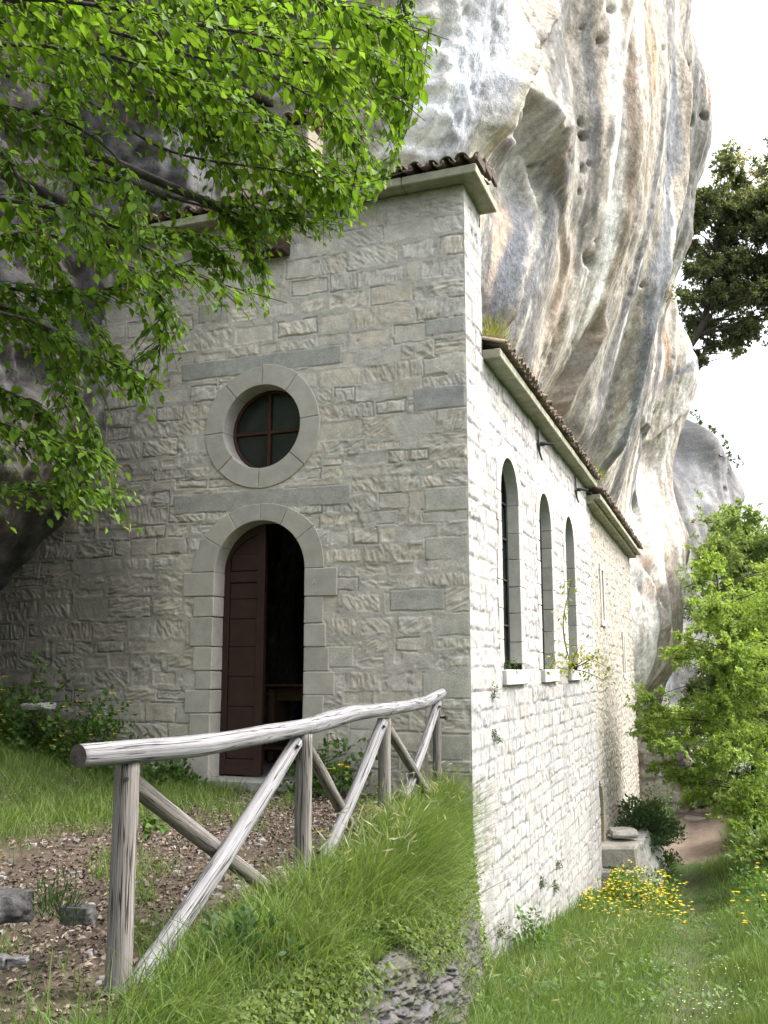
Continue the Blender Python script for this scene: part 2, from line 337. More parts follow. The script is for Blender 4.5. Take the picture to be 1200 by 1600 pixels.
# ================================================================== CLIFF  (a height field h over (a, z): a runs along the cliff, h points out of it)
CA = np.array([math.sin(math.radians(25)), math.cos(math.radians(25))]); CH = np.array([CA[1], -CA[0]])
cpts = [(-150, 500, 10), (-150, 850, 11), (-150, 1050, 11.5), (-150, 100, 11), (-150, -300, 9.5),
 (0, 0, 11.5), (0, 300, 11.5), (0, 500, 11), (0, 650, 10.8), (0, 780, 11.2), (0, 860, 12.9), (0, 950, 13.7), (0, 1080, 13.7),
 (100, 100, 12.3), (100, 400, 12.3), (100, 550, 12.0), (100, 700, 12.2), (80, 800, 12.7), (60, 880, 13.7),
 (165, 520, 12.75), (150, 640, 12.85), (105, 790, 12.9), (200, 400, 13.2), (200, 200, 13.1), (330, 250, 13.8), (330, 100, 13.3), (300, 320, 13.9),
 (500, 100, 13.4), (500, -200, 12.4), (640, 60, 13.1), (640, 200, 13.5), (690, 230, 13.7), (700, 0, 13.1), (800, 0, 13.8), (780, 100, 14.3), (735, 235, 14.2),
 (790, 200, 16.2), (765, 290, 16.2), (860, 80, 16.8), (875, 0, 17.2), (845, 40, 16.2),
 (800, 120, 15.2), (835, 175, 15.6), (862, 208, 16.3),
 (785, 250, 16.8), (805, 350, 16.6), (765, 400, 16.0), (770, 500, 16.4), (805, 520, 17.2), (830, 610, 19.2),
 (900, 50, 18.2), (960, 50, 18.6), (1030, 50, 20.8), (900, 200, 18.5), (960, 200, 18.9), (1040, 200, 22.5), (900, 350, 19.0), (960, 350, 19.8), (1030, 350, 23.3),
 (900, 500, 20.2), (960, 500, 22.0), (1012, 480, 24.6), (850, 450, 18.4), (870, 600, 20.8), (950, 620, 23.8), (980, 600, 25.2), (905, 690, 23.0), (950, 740, 26.5),
 (1110, 242, 30), (1096, 268, 30), (1079, 330, 29.8), (1077, 372, 29.6), (1060, 50, 25.0), (1066, 150, 27), (1100, 110, 28.5), (1107, 200, 29.5), (1070, 300, 29), (1058, 385, 29.2), (1085, 300, 30),
 (1045, 440, 31.5), (1058, 480, 32.3), (1030, 520, 30.6), (1082, 560, 34), (1040, 600, 31.5), (1012, 650, 30.5), (1005, 700, 31.8), (1078, 620, 35),
 (1000, 740, 33.0), (1050, 710, 35), (990, 800, 31.5), (1040, 850, 32), (1074, 850, 34.5), (1000, 900, 31.2), (1040, 980, 31.3), (1000, 1000, 30.6), (1052, 1040, 33), (1000, 1075, 31.3),
 (992, 1110, 34), (1010, 1140, 34.5), (1050, 1160, 36), (1010, 1210, 34), (1050, 1235, 34), (1100, 1222, 37), (1130, 1200, 40),
 (1100, 670, 45.5), (1138, 712, 46.5), (1163, 770, 48.5), (1095, 690, 45), (1130, 745, 46), (1155, 800, 48), (1120, 850, 44), (1105, 950, 43), (1160, 950, 49), (1095, 1050, 41), (1150, 1100, 47), (1150, 1200, 46)]
W = [at(*q) for q in cpts]
W += [np.array(q, float) for q in [(-5.5, 3, 0), (-5, 8, 0), (-4.6, 14, 0), (-3, 18.5, 0), (-5.2, 3, 4), (-4.6, 8, 4), (-3.6, 13, 4), (-2.6, 17.5, 4), (-5, 3, -5), (-4, 12, -5), (-1.5, 22, -6),
   (-7.4, -2, 0), (-7.6, -2, -3), (-8.2, -5, 0), (-8.5, -6, -4), (-8, -6, 8), (-8, -8, 16), (-5, -2, 22), (-2, 2, 24), (1.2, 9, 26), (2.2, 15, 27), (1.2, 20, 27), (0.0, 24, 27), (-4, 32, 27), (-9, 40, 22),
   (1.7, 25.5, 20), (0.5, 27.5, 20), (-2.5, 30, 20), (1.1, 24.5, 15.5), (-0.6, 27, 15.5), (1.7, 24, 23.2), (-2, 24, 30), (0, 12, 32), (-4, 0, 32), (-10, -8, 28),
   (1.2, 27.5, 13), (-1.5, 31, 13), (-0.5, 29, 9), (-1.2, 31, 5), (-2.5, 34, 16), (0.2, 31.5, 0), (1.0, 37, 12.2), (-2, 38, 15.5), (2.8, 36.5, 8), (-4, 50, 14), (2, 44, 11), (4.8, 44, -4), (3.5, 50, 4), (0, 54, 8), (-2, 60, -4), (6, 46, -5)]]
W = np.array(W); Pa = W[:, :2] @ CA; Ph = W[:, :2] @ CH; Pz = W[:, 2]
def _ker(r): return np.sqrt(r * r + 0.35 ** 2)
def _dist(a, z): return _ker(np.sqrt((a[:, None] - Pa[None]) ** 2 + (0.9 * (z[:, None] - Pz[None])) ** 2))
NCL = len(Pa); K = np.zeros((NCL + 3, NCL + 3)); K[:NCL, :NCL] = -_dist(Pa, Pz); K[:NCL, :NCL] += np.eye(NCL) * 0.02
K[:NCL, NCL] = 1; K[:NCL, NCL + 1] = Pa; K[:NCL, NCL + 2] = Pz; K[NCL:, :NCL] = K[:NCL, NCL:].T
rw = np.linalg.solve(K, np.concatenate([Ph, [0, 0, 0]]))
def cliff_h(a, z):
    a = np.asarray(a, float).ravel(); z = np.asarray(z, float).ravel(); out = np.empty(len(a))
    for s in range(0, len(a), 60000):
        e = slice(s, s + 60000); out[e] = -_dist(a[e], z[e]) @ rw[:NCL] + rw[NCL] + rw[NCL + 1] * a[e] + rw[NCL + 2] * z[e]
    return out
def cliff_hit(px, py):
    """(a, z) where a sight line first meets the cliff"""
    r = ray(px, py); t = np.linspace(8, 70, 1500); P = EYE[None] + r[None] * t[:, None]; a = P[:, :2] @ CA; h = P[:, :2] @ CH
    k = np.nonzero(cliff_h(a, P[:, 2]) > h)[0]; k = k[0] if len(k) else len(t) - 1
    return a[k], P[k, 2]
ca = np.concatenate([np.arange(-9, -4, .12), np.arange(-4, 30, 0.055), np.arange(30, 60, 0.14)]); cz = np.concatenate([np.arange(-6.5, 18, 0.065), np.arange(18, 25, .09), np.arange(25, 33, .25)])
A, Z = np.meshgrid(ca, cz, indexing='ij')
# the smooth field on a coarse net, then interpolated
ca2 = np.arange(-9.2, 60.5, 0.16); cz2 = np.arange(-6.8, 33.4, 0.16); A2, Z2 = np.meshgrid(ca2, cz2, indexing='ij'); H2 = cliff_h(A2, Z2).reshape(A2.shape)
ia = np.clip(((A - ca2[0]) / 0.16), 0, len(ca2) - 2.001); iz = np.clip(((Z - cz2[0]) / 0.16), 0, len(cz2) - 2.001); i0 = ia.astype(int); j0 = iz.astype(int); fa = ia - i0; fz = iz - j0
Hh = (H2[i0, j0] * (1 - fa) + H2[i0 + 1, j0] * fa) * (1 - fz) + (H2[i0, j0 + 1] * (1 - fa) + H2[i0 + 1, j0 + 1] * fa) * fz
wa = A + 0.5 * fbm(A * 0.25, Z * 0.16, 0, 51, 3) + 0.06 * Z * 0
far = ss(24, 40, A)
flute = fbm(wa * 1.1, Z * 0.10, 0, 52, 3)
ridge = 1 - np.abs(fbm(wa * 0.7, Z * 0.07, 0, 58, 3)) * 2
slabk = 1 - .75 * ss(7, 5, A) * ss(6.0, 7.5, Z) * ss(.5, 2, A)
Hh = Hh + 0.22 * slabk * flute + 0.18 * slabk * fbm(A * 0.6, Z * 0.4, 0, 53, 4) + 0.05 * (ridge - .5) + 0.045 * (1 - .7 * ss(7, 5, A) * ss(6.5, 7.5, Z)) * fbm(A * 2.3, Z * 1.6, 0, 54, 5) + 0.012 * fbm(wa * 6, Z * 1.6, 0, 56, 3)
ck = fbm(A * .55 + 40, Z * .42 + .3 * A, 0, 67, 4); crk = ss(.020, .004, np.abs(ck)) * ss(.0, .3, fbm(A * .6, Z * .6, 0, 68, 2) + .12); Hh = Hh - .07 * crk
Hh = Hh + .022 * fbm(A * 5.5, Z * 4.0, 0, 65, 4) * (.4 + .6 * ss(-.1, .3, fbm(A * .5, Z * .4, 0, 48, 2)))
low = ss(0.5, -1.5, Z) * ss(20, 24, A)                                       # bedded, broken rock at the foot
Hh = Hh + low * (0.35 * np.round(2.0 * (Z + 0.4 * fbm(A * .8, Z * .5, 0, 61, 2))) % 1 - 0.1 + 0.3 * fbm(A * 1.5, Z * 2.5, 0, 62, 4))
lft = ss(3.0, 0.5, A)                                                          # lumpy grotto rock to the left of the front
Hh = Hh + lft * (0.34 * fbm(A * 1.1, Z * 1.0, 0, 63, 5) + 0.06 * fbm(A * 5, Z * 5, 0, 49, 4) + 0.20 * (0.5 - np.abs(fbm(A * 2.2, Z * 2.2, 0, 64, 4))) * 2)
def crease(pts, D, ws=.10, wl=1.0, flip=False):
    """a sharp fold along the line pts: the rock on the right-hand side of the line (going down) falls back by D"""
    global Hh
    q = spline(np.array([cliff_hit(*p) for p in pts]), 30); q = q + .06 * np.stack([fbm(np.arange(30) * .5, 3.0, 0, 59, 2), fbm(np.arange(30) * .5, 8.0, 0, 60, 2)], 1)
    lo = q.min(0) - wl * 1.6; hi = q.max(0) + wl * 1.6; I = np.nonzero((ca > lo[0]) & (ca < hi[0]))[0]; J = np.nonzero((cz > lo[1]) & (cz < hi[1]))[0]
    sl = np.ix_(I, J); a = A[sl]; z = Z[sl]; best = np.full(a.shape, 1e9); sg = np.zeros(a.shape); tt = np.zeros(a.shape)
    for i in range(29):
        d = q[i + 1] - q[i]; L2 = d @ d + 1e-9; t = ((a - q[i, 0]) * d[0] + (z - q[i, 1]) * d[1]) / L2; tc = np.clip(t, 0, 1)
        dist = np.hypot(a - q[i, 0] - tc * d[0], z - q[i, 1] - tc * d[1]); m = dist < best; best[m] = dist[m]
        cr = (a - q[i, 0]) * d[1] - (z - q[i, 1]) * d[0]; sg[m] = np.where(cr[m] < 0, 1, -1); tt[m] = ((i + tc[m]) / 29)
    s = best * sg * (-1 if flip else 1); k = ss(0, .15, tt) * ss(1, .85, tt)
    Hh[sl] -= k * D * (ss(-ws, ws, s) - ss(-wl, wl, s))
crease([(842, -10), (836, 40), (800, 120), (770, 190), (752, 268)], 1.5, .10, 1.1)
crease([(800, 95), (832, 165), (868, 215)], .55, .14, .7, True)
crease([(792, 140), (800, 200), (836, 240)], .45, .14, .6)
crease([(806, 225), (832, 330), (812, 440), (780, 540)], .45, .08, .8)
crease([(880, 130), (872, 240), (885, 400), (850, 560)], .2, .14, .9, True)
crease([(940, 490), (905, 560), (872, 630), (860, 660)], .7, .10, .9, True)
crease([(1056, 30), (1054, 180), (1044, 310), (1022, 430), (992, 540), (960, 680), (938, 750)], 1.2, .10, 1.2)
crease([(1002, 640), (1012, 692), (1030, 680), (1060, 652), (1072, 642)], .4, .10, .7, True)
crease([(1100, 285), (1080, 330), (1066, 400), (1048, 398)], .8, .12, .9)
crease([(985, 870), (1010, 900), (1035, 940), (1050, 1000)], .5, .12, .9)
crease([(990, 760), (1006, 820), (1000, 900)], .3, .1, .7, True)
PITS = [(925, 404, .26, .55), (912, 212, .16, .35), (911, 262, .14, .3), (905, 300, .12, .25), (910, 190, .14, .25), (922, 255, .1, .2), (895, 240, .1, .2), (943, 60, .12, .3), (912, 40, .1, .2), (957, 15, .14, .3),
        (985, 460, .1, .2), (1005, 445, .12, .3), (982, 525, .12, .3), (1002, 528, .1, .25), (960, 700, .1, .2), (1040, 90, .16, .3), (1075, 90, .2, .4), (1080, 105, .2, .4), (1082, 185, .3, .5), (1098, 183, .24, .4), (1070, 205, .2, .35),
        (1053, 205, .14, .35), (1052, 225, .14, .35), (1046, 315, .14, .4), (1040, 360, .12, .35), (1030, 395, .12, .35), (1025, 420, .1, .3), (888, 375, .07, .15), (935, 375, .07, .15), (850, 250, .08, .2), (1035, 75, .1, .25), (1088, 590, .16, .35), (1072, 640, .16, .3),
        (120, 725, .22, .5), (60, 690, .18, .4), (810, 38, .06, .12), (1000, 160, .08, .2), (870, 480, .06, .12), (1130, 765, .3, .5), (1160, 790, .3, .5), (940, 440, .06, .15), (955, 520, .06, .15)]
pitm = np.zeros_like(A)
for px, py, r, d in PITS:
    a0, z0 = cliff_hit(px, py); r *= .8; q = np.exp(-(((A - a0) / r + .5 * np.clip(.3 * (Z - z0) / r, -1, 1)) ** 2 + ((Z - z0) / (r * random.uniform(.5, .9))) ** 2 + .4 * fbm(A * 6, Z * 6, 0, 57, 2)).clip(0) ** 1.5); Hh -= .5 * d * q; pitm = np.maximum(pitm, q)
for k in range(45):                                                           # many small solution holes, in rows down the flutes
    a0 = random.uniform(8, 24); z0 = random.uniform(4, 22); r = random.uniform(.025, .06)
    m_ = (np.abs(ca - a0) < .4).nonzero()[0]; sl = slice(m_[0], m_[-1] + 1); q = np.exp(-(((A[sl] - a0) / r) ** 2 + ((Z[sl] - z0) / r) ** 2) ** 1.5); Hh[sl] -= r * 2 * q
# colours: cream limestone with grey, white and ochre water stains
base = np.array([0.44, 0.395, 0.335]); CC = np.empty(A.shape + (3,)); CC[:] = base
def stain(mask, c, s): 
    global CC
    k = np.clip(mask * s, 0, 1)[..., None]; CC = CC * (1 - k) + np.array(c) * k
GREY = (0.19, 0.195, 0.21); WHITE = (0.66, 0.64, 0.60); OCHRE = (0.40, 0.30, 0.17); PINK = (0.52, 0.39, 0.30); DARK = (0.13, 0.125, 0.12)
s1 = fbm(wa * 0.9, Z * 0.045, 0, 71, 3); s2 = fbm(wa * 2.1, Z * 0.07, 0, 72, 4); s3 = fbm(wa * 1.4 + 30, Z * 0.06, 0, 73, 3); s4 = fbm(wa * 5, Z * 0.16, 0, 74, 3); mott = fbm(A * 3, Z * 3, 0, 75, 4); mot2 = fbm(A * 9, Z * 6, 0, 76, 3)
stain(ss(0.05, 0.4, s3 + .2 * mott), PINK, 0.55); stain(ss(0.0, 0.3, s1 + .15 * mott), GREY, 0.7); stain(ss(0.0, 0.3, s3 * .6 + s2 * .7 - .05), (.31, .255, .20), 0.6); stain(ss(0.10, 0.35, s2 + .2 * mott), WHITE, 0.8); stain(ss(0.15, 0.5, s4 * .6 + .45 * mott), GREY, 0.4); stain(ss(0.2, 0.45, mott * .5 + mot2 * .6), WHITE, 0.4)
def streak(pts, wd, c, s, sd=0):
    q = np.array([cliff_hit(*p) for p in pts]); q = spline(q, 40); q = q[np.argsort(q[:, 1])]
    a0 = np.interp(Z, q[:, 1], q[:, 0]); wv = wd * (0.75 + 0.5 * fbm(Z * .5, Z * 0 + sd, 0, 80 + sd, 2))
    d = np.abs(A - a0 + 0.35 * wd * fbm(A * 1.5, Z * .5, 0, 81 + sd, 3)) / wv
    inside = ss(q[0, 1] - .8, q[0, 1] + .8, Z) * ss(q[-1, 1] + .8, q[-1, 1] - .8, Z)
    stain(ss(1.15, 0.5, d + .55 * s4 + .35 * mott + .2 * mot2) * inside, c, s)
streak([(655, 60), (640, 150), (632, 220)], 0.75, (.74, .73, .72), .95, 1)
streak([(775, -20), (740, 100), (705, 200), (690, 255)], 0.55, (0.31, 0.325, 0.365), .9, 2)
streak([(800, 0), (770, 100), (745, 200)], 0.3, (0.31, 0.32, 0.35), .8, 3)
streak([(800, 300), (812, 370), (795, 440), (775, 510)], 0.55, (0.22, 0.235, 0.265), .95, 4)
streak([(846, 270), (858, 340), (835, 430), (800, 520)], 0.3, (0.25, 0.26, 0.28), .85, 5)
streak([(782, 320), (778, 380), (765, 450)], 0.3, (0.56, 0.44, 0.34), .8, 6)
streak([(832, 250), (838, 350), (815, 440)], 0.3, WHITE, .8, 7)
streak([(1018, 40), (1014, 180), (1000, 300)], 0.5, OCHRE, .75, 8)
streak([(962, 0), (966, 170), (958, 320), (940, 430), (915, 520)], 0.32, (.78, .76, .73), .95, 9)
streak([(905, 20), (912, 200), (902, 320), (888, 420)], 0.35, (.36, .33, .30), .7, 10)
streak([(1052, 40), (1050, 180), (1038, 320), (1018, 430), (985, 560), (955, 690), (935, 745)], 0.55, (0.26, 0.275, 0.30), .9, 11)
streak([(985, 300), (965, 420), (935, 540), (900, 640)], 0.6, (0.33, 0.32, 0.305), .7, 12)
streak([(1036, 200), (1020, 340), (990, 470), (960, 580)], 0.2, WHITE, .85, 13)
streak([(870, 460), (880, 540), (870, 610)], 0.5, (.52, .44, .33), .7, 14)
streak([(905, 560), (890, 640), (900, 690)], 0.7, (.27, .265, .25), .7, 15)
streak([(985, 620), (965, 700), (955, 760)], 0.5, (.66, .60, .54), .7, 16)
streak([(1040, 470), (1046, 540), (1038, 610)], 0.55, (.40, .27, .18), .85, 17)
streak([(1068, 500), (1080, 570), (1060, 640)], 0.5, (.30, .30, .32), .8, 18)
streak([(1020, 720), (1010, 800), (1005, 900)], 1.0, (.78, .75, .72), .8, 19)
streak([(1070, 700), (1078, 800), (1066, 900)], 0.9, (.80, .78, .75), .85, 20)
streak([(1035, 740), (1050, 820), (1052, 900), (1040, 980)], 0.4, (.38, .33, .30), .8, 21)
streak([(1015, 760), (1018, 850), (1012, 930)], 0.3, (.58, .42, .33), .7, 22)
streak([(1082, 70), (1095, 180), (1080, 300), (1068, 390)], 1.1, (.25, .25, .235), .85, 25)  # grey-green right lobe, with the shade of its underside painted in
streak([(700, 40), (690, 120), (670, 240)], 0.3, (.60, .60, .61), .6, 26)
for k_, (pts, wd_, c_, st_) in enumerate([
  ([(886, -10), (908, 150), (902, 300), (878, 440), (845, 560)], .26, (.27, .255, .235), .8), ([(925, -10), (930, 180), (920, 330), (900, 470), (868, 600)], .20, (.24, .24, .245), .8),
  ([(945, -10), (948, 180), (940, 330), (918, 440)], .16, (.62, .55, .48), .7), ([(985, -10), (990, 150), (980, 300), (955, 430), (925, 520), (895, 640)], .30, (.36, .295, .22), .75),
  ([(1005, -10), (1010, 200), (995, 340), (968, 470), (930, 590)], .22, (.29, .27, .23), .8), ([(1032, -10), (1036, 150), (1025, 300), (1003, 420)], .18, (.55, .52, .47), .7),
  ([(880, 250), (893, 360), (876, 470), (845, 560), (832, 600)], .20, (.58, .45, .36), .75), ([(905, 420), (890, 520), (865, 600)], .3, (.60, .55, .47), .7), ([(975, 560), (950, 640), (925, 720)], .45, (.25, .25, .25), .75), ([(1000, 560), (985, 630), (965, 700)], .3, (.60, .56, .50), .7),
  ([(1060, 60), (1058, 200), (1052, 330)], .3, (.28, .29, .32), .8)]): streak(pts, wd_, c_, st_, 40 + k_)
streak([(880, 60), (870, 130), (862, 190)], 0.35, (.20, .195, .18), .75, 27)
streak([(990, 20), (985, 200), (975, 330)], 0.22, (.33, .25, .19), .7, 28)
streak([(930, 100), (934, 250), (925, 380)], 0.16, (.22, .22, .225), .75, 29)
streak([(870, 260), (882, 380), (870, 480)], 0.22, (.50, .40, .31), .7, 30)
speck = fbm(A * 16, Z * 9, 0, 79, 3); spk2 = fbm(A * 30, Z * 22, 0, 70, 2)
CC = CC * (1 + .30 * np.clip(speck + .4 * spk2, -1, 1))[..., None]
lum = CC.mean(-1, keepdims=True); CC = CC * np.clip(lum / .42, .35, 1.6) ** .42 * (.90 + .12 * (ss(9.5, 7.5, Z) * ss(17, 19, A)) + .85 * (ss(3.9, 2.9, A) * ss(6.5, 7.5, Z) * ss(.3, 1.0, A)))[..., None]      # richer stain contrast; the slab above the front is brightened in colour for light it lacks
k = ss(25.2, 27, A + .6 * fbm(Z * .4, A * .2, 0, 66, 2))[..., None] * (0.8 + .2 * mott[..., None]); CC = CC * (1 - k) + (np.array([.19, .195, .21]) * (1 + .5 * s4[..., None])) * k
CC = CC * (1 - 0.55 * ss(0.25, 0.8, pitm))[..., None]                          # the rock inside the holes is coloured darker
lf2 = ss(.7, -.4, A + .35 * fbm(A, Z * .5, 0, 69, 3))  # left rock: grotto and canopy shade painted into its dark-stained colour
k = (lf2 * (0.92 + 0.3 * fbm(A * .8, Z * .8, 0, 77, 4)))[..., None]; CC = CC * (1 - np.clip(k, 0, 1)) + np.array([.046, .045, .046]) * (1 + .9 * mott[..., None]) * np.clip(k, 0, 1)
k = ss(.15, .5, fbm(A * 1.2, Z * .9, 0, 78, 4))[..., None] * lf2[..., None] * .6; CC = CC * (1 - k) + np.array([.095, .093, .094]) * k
streak([(300, 200), (310, 290), (300, 350)], 0.5, (.55, .54, .53), .8, 23)
streak([(400, 120), (410, 200), (420, 270)], 0.3, (.50, .49, .48), .7, 24)
XY = A[..., None] * CA + Hh[..., None] * CH
CV = np.concatenate([XY, Z[..., None]], -1)
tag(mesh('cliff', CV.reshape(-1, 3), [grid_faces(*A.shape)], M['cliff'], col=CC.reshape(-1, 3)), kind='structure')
def cliff_surface(px, py):
    """the world point where a sight line meets the finished cliff"""
    a0, z0 = cliff_hit(px, py); i = int(np.argmin(np.abs(ca - a0))); j = int(np.argmin(np.abs(cz - z0))); return CV[i, j]

# ================================================================== CHAPEL
def masonry(u, v, seed, ch=(.15, .29), sw=(.24, .62), amp=.020, stonec=(.57, .525, .455), mortc=(.50, .47, .42), chf=None, quoin=None, smooth_p=.25, mort=(.008, .075), gap_p=.22, jit=1.0, warm=.3):
    """a rubble-and-ashlar wall: returns relief (m) and colour on the grid u (along) x v (up)"""
    r = RS(seed); U, Vv = np.meshgrid(u, v, indexing='ij')
    Uw = U + .018 * jit * fbm(U * 3.2, Vv * 3.2, 0, seed, 3); Vw = Vv + .030 * jit * fbm(U * .9, Vv * 1.3, 0, seed + 1, 3) + .008 * jit * fbm(U * 6, Vv * 6, 0, seed + 2, 2)
    b = [v[0] - .3]
    while b[-1] < v[-1] + .3:
        lo, hi = chf(b[-1]) if chf else ch; b.append(b[-1] + r.uniform(lo, hi))
    b = np.array(b); ci = np.clip(np.searchsorted(b, Vw) - 1, 0, len(b) - 2); d_v = np.minimum(Vw - b[ci], b[ci + 1] - Vw)
    d_u = np.full(U.shape, 9.0); sid = np.zeros(U.shape, int); k0 = 0
    for c in range(len(b) - 1):
        m = ci == c
        if not m.any(): continue
        hgt = b[c + 1] - b[c]; j = [u[0] - .5 - r.uniform(0, .4)]
        while j[-1] < u[-1] + .5: j.append(j[-1] + r.uniform(*sw) * (0.7 + hgt * 1.6))
        if quoin is not None:
            q0 = quoin - r.uniform(.28, .62) if quoin > u[len(u) // 2] else quoin + r.uniform(.28, .62)
            j = [x for x in j if abs(x - q0) > .16 and (x < q0 if quoin > u[len(u) // 2] else x > q0)] + [q0, quoin + (.02 if q0 < quoin else -.02)]; j.sort(); j = [j[0] - .6] + j + [j[-1] + .6]
        j = np.array(j); x = Uw[m]; k = np.clip(np.searchsorted(j, x) - 1, 0, len(j) - 2)
        d_u[m] = np.minimum(x - j[k], j[k + 1] - x); sid[m] = k0 + k; k0 += len(j)
    ns = k0 + 2; R = r.rand(ns, 8)
    d = np.minimum(d_u, d_v) + .016 * jit * fbm(U * 9, Vv * 9, 0, seed + 3, 4)
    cov = (mort[0] + (mort[1] - mort[0]) * R[:, 0] ** 2)[sid] * (0.6 + .9 * np.clip(fbm(U * 1.5, Vv * 1.5, 0, seed + 4, 3) + .5, 0, 1.4))
    m = ss(cov * .6, cov * .6 + .014, d)
    smooth = (R[:, 1] < smooth_p)[sid]
    ang = R[:, 2][sid] * 6.28; tx = (R[:, 3][sid] - .5) * 2; ty = (R[:, 4][sid] - .5) * 2
    off = R[:, 5][sid] * 50
    t1 = (U * np.cos(ang) + Vv * np.sin(ang)); t2 = (-U * np.sin(ang) + Vv * np.cos(ang))
    hew = 1 - np.abs(fbm(t1 * 17 + off, t2 * 6, 0, seed + 5, 4)) * 3.2                    # split, hewn faces with sharp arrises
    chs = vn(t1 * 48 + off, t2 * 9, 0, seed + 6)                                          # chisel strokes
    fac = fbm(U * 9 + off, Vv * 9, 0, seed + 7, 5)
    rough = amp * (.50 * hew + .75 * fac) + .0045 * chs + amp * .4 * (tx * np.clip(fbm(U * 2.5, Vv * 2.5 + off, 0, seed + 8, 1), -1, 1))
    flat = .004 * fbm(U * 10, Vv * 10, 0, seed + 9, 3) + .0018 * chs
    hs = np.where(smooth, flat, rough) + (R[:, 6][sid] - .4) * .016
    hm = .004 + .008 * fbm(U * 5, Vv * 5, 0, seed + 10, 4) + .004 * fbm(U * 25, Vv * 25, 0, seed + 13, 3)
    h = hm * (1 - m) + hs * m
    gap = (R[:, 7] < gap_p)[sid] & (fbm(U * 2.2, Vv * 2.2, 0, seed + 14, 2) > -.15)
    h = h - np.where(gap, .022 * ss(.010, .003, np.abs(d - cov * .45)), 0) - .02 * ss(.45, .7, fbm(U * 3.5, Vv * 3.5, 0, seed + 11, 4))
    tone = (.90 + .20 * R[:, 0][sid])[..., None]; tw = (R[:, 3][sid] - .5)[..., None] * warm
    cs = np.array(stonec) * tone * (1 + tw * np.array([.20, .02, -.26]))
    cs = cs * (1 + .16 * fbm(U * 9, Vv * 9, 0, seed + 12, 3))[..., None]
    cm = np.array(mortc) * (1 + .14 * fbm(U * 4, Vv * 4, 0, seed + 15, 4))[..., None]
    return h, cm * (1 - m[..., None]) + cs * m[..., None], U, Vv
def wall_mesh(name, h, col, U, Vv, keep, place, parent, flip=False, mat='wall'):
    """relief h laid on a plane by place(u, v, h); quads whose corners are not all kept are left open"""
    nu, nv = h.shape; P = place(U, Vv, h).reshape(-1, 3); q = grid_faces(nu, nv, flip)
    q = q[keep.ravel()[q].all(1)]
    used = np.unique(q); mp = np.full(len(P), -1); mp[used] = np.arange(len(used))
    return put(mesh(name, P[used], [mp[q]], M[mat], col=col.reshape(-1, 3)[used]), parent)

chapel = empty('stone_chapel', (-3.2, 0, 0), label='pale stone chapel with arched door and round window built against the cliff', cat='chapel')
DX, DW, DS = -2.76, 0.64, 2.58                     # door: centre, half width, springing
OX, OZ, OR = -2.77, 4.47, 0.56                    # round window
WIN = [(2.27, .58), (5.01, .55), (7.62, .55)]; WS, WB = 3.72, 1.33   # side windows: centre, half width; springing, sill
# ---- front wall
u = np.arange(-7.4, 0.0001, 0.0118); u = np.append(u[u < -.012], [-.006, 0.0]); v = np.arange(-0.9, 7.37, 0.0118)
h, col, U, V_ = masonry(u, v, 101, chf=lambda z: (.24, .30) if z > 5.6 else ((.14, .28) if z > 2.2 else (.16, .30)), quoin=0.0, smooth_p=.34, amp=.0155)
def slab(x0, x1, z0, z1, c, hh=.010, sd=0):
    """a long dressed stone or a patch of flush mortar let into the wall"""
    global h, col
    d = np.minimum(np.minimum(U - x0, x1 - U), np.minimum(V_ - z0, z1 - V_)) + .012 * fbm(U * 5, V_ * 5, 0, 130 + sd, 3); k = ss(0, .012, d)
    h = h * (1 - k) + (hh + .003 * fbm(U * 8, V_ * 8, 0, 140 + sd, 4)) * k; h = h - .012 * ss(.009, .002, np.abs(d - .004)) * (fbm(U * 1.5, V_ * 1.5, 0, 150 + sd, 2) > -.1)
    k = k[..., None]; col = col * (1 - k) + np.array(c) * (1 + .14 * fbm(U * 5, V_ * 9, 0, 160 + sd, 3))[..., None] * k
slab(-4.02, -1.64, 5.20, 5.46, (.37, .365, .335), .008, 1); slab(-4.06, -1.51, 3.36, 3.63, (.40, .39, .355), .010, 2)
slab(-.68, -.01, 4.47, 4.76, (.37, .365, .345), .012, 3); slab(-3.78, -3.3, 6.0, 6.28, (.40, .385, .33), .012, 4)
slab(-.52, -.005, 5.42, 5.62, (.42, .405, .37), .008, 5); slab(-1.0, -.3, 2.02, 2.28, (.44, .425, .38), .008, 6)
for k_, (x0, x1, z0, z1) in enumerate([(-1.9, -1.45, 1.35, 1.62), (-1.5, -1.05, .62, .86), (-.55, 0, 3.2, 3.5), (-.55, 0, 2.62, 2.9), (-.42, 0, 1.72, 2.0), (-.6, 0, 1.0, 1.3), (-.5, 0, .3, .6)]): slab(x0, x1, z0, z1, (.50, .475, .415), .006, 10 + k_)
# dirt and lichen at the left and under the eave; the wide left stain also paints in canopy and rock shade
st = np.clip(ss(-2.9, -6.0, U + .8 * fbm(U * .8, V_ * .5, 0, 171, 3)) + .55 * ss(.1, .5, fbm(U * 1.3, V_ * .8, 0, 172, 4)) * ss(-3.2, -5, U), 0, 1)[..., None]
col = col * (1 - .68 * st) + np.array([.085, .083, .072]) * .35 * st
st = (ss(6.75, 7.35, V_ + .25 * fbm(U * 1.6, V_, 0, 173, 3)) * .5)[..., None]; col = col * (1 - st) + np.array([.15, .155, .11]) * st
st = (.45 * ss(.9, -.1, V_ + .5 * fbm(U * 1.5, V_ * 2, 0, 174, 3)))[..., None]; col = col * (1 - st) + np.array([.19, .185, .16]) * st
h = h * ss(0.0, -.03, U); h[-1] = 0
arch = (np.abs(U - DX) < DW + .03) & (V_ < DS) | ((U - DX) ** 2 + (V_ - DS) ** 2 < (DW + .03) ** 2)
keep = ~(arch & (V_ > -.2)) & ~((U - OX) ** 2 + (V_ - OZ) ** 2 < (OR + .03) ** 2)
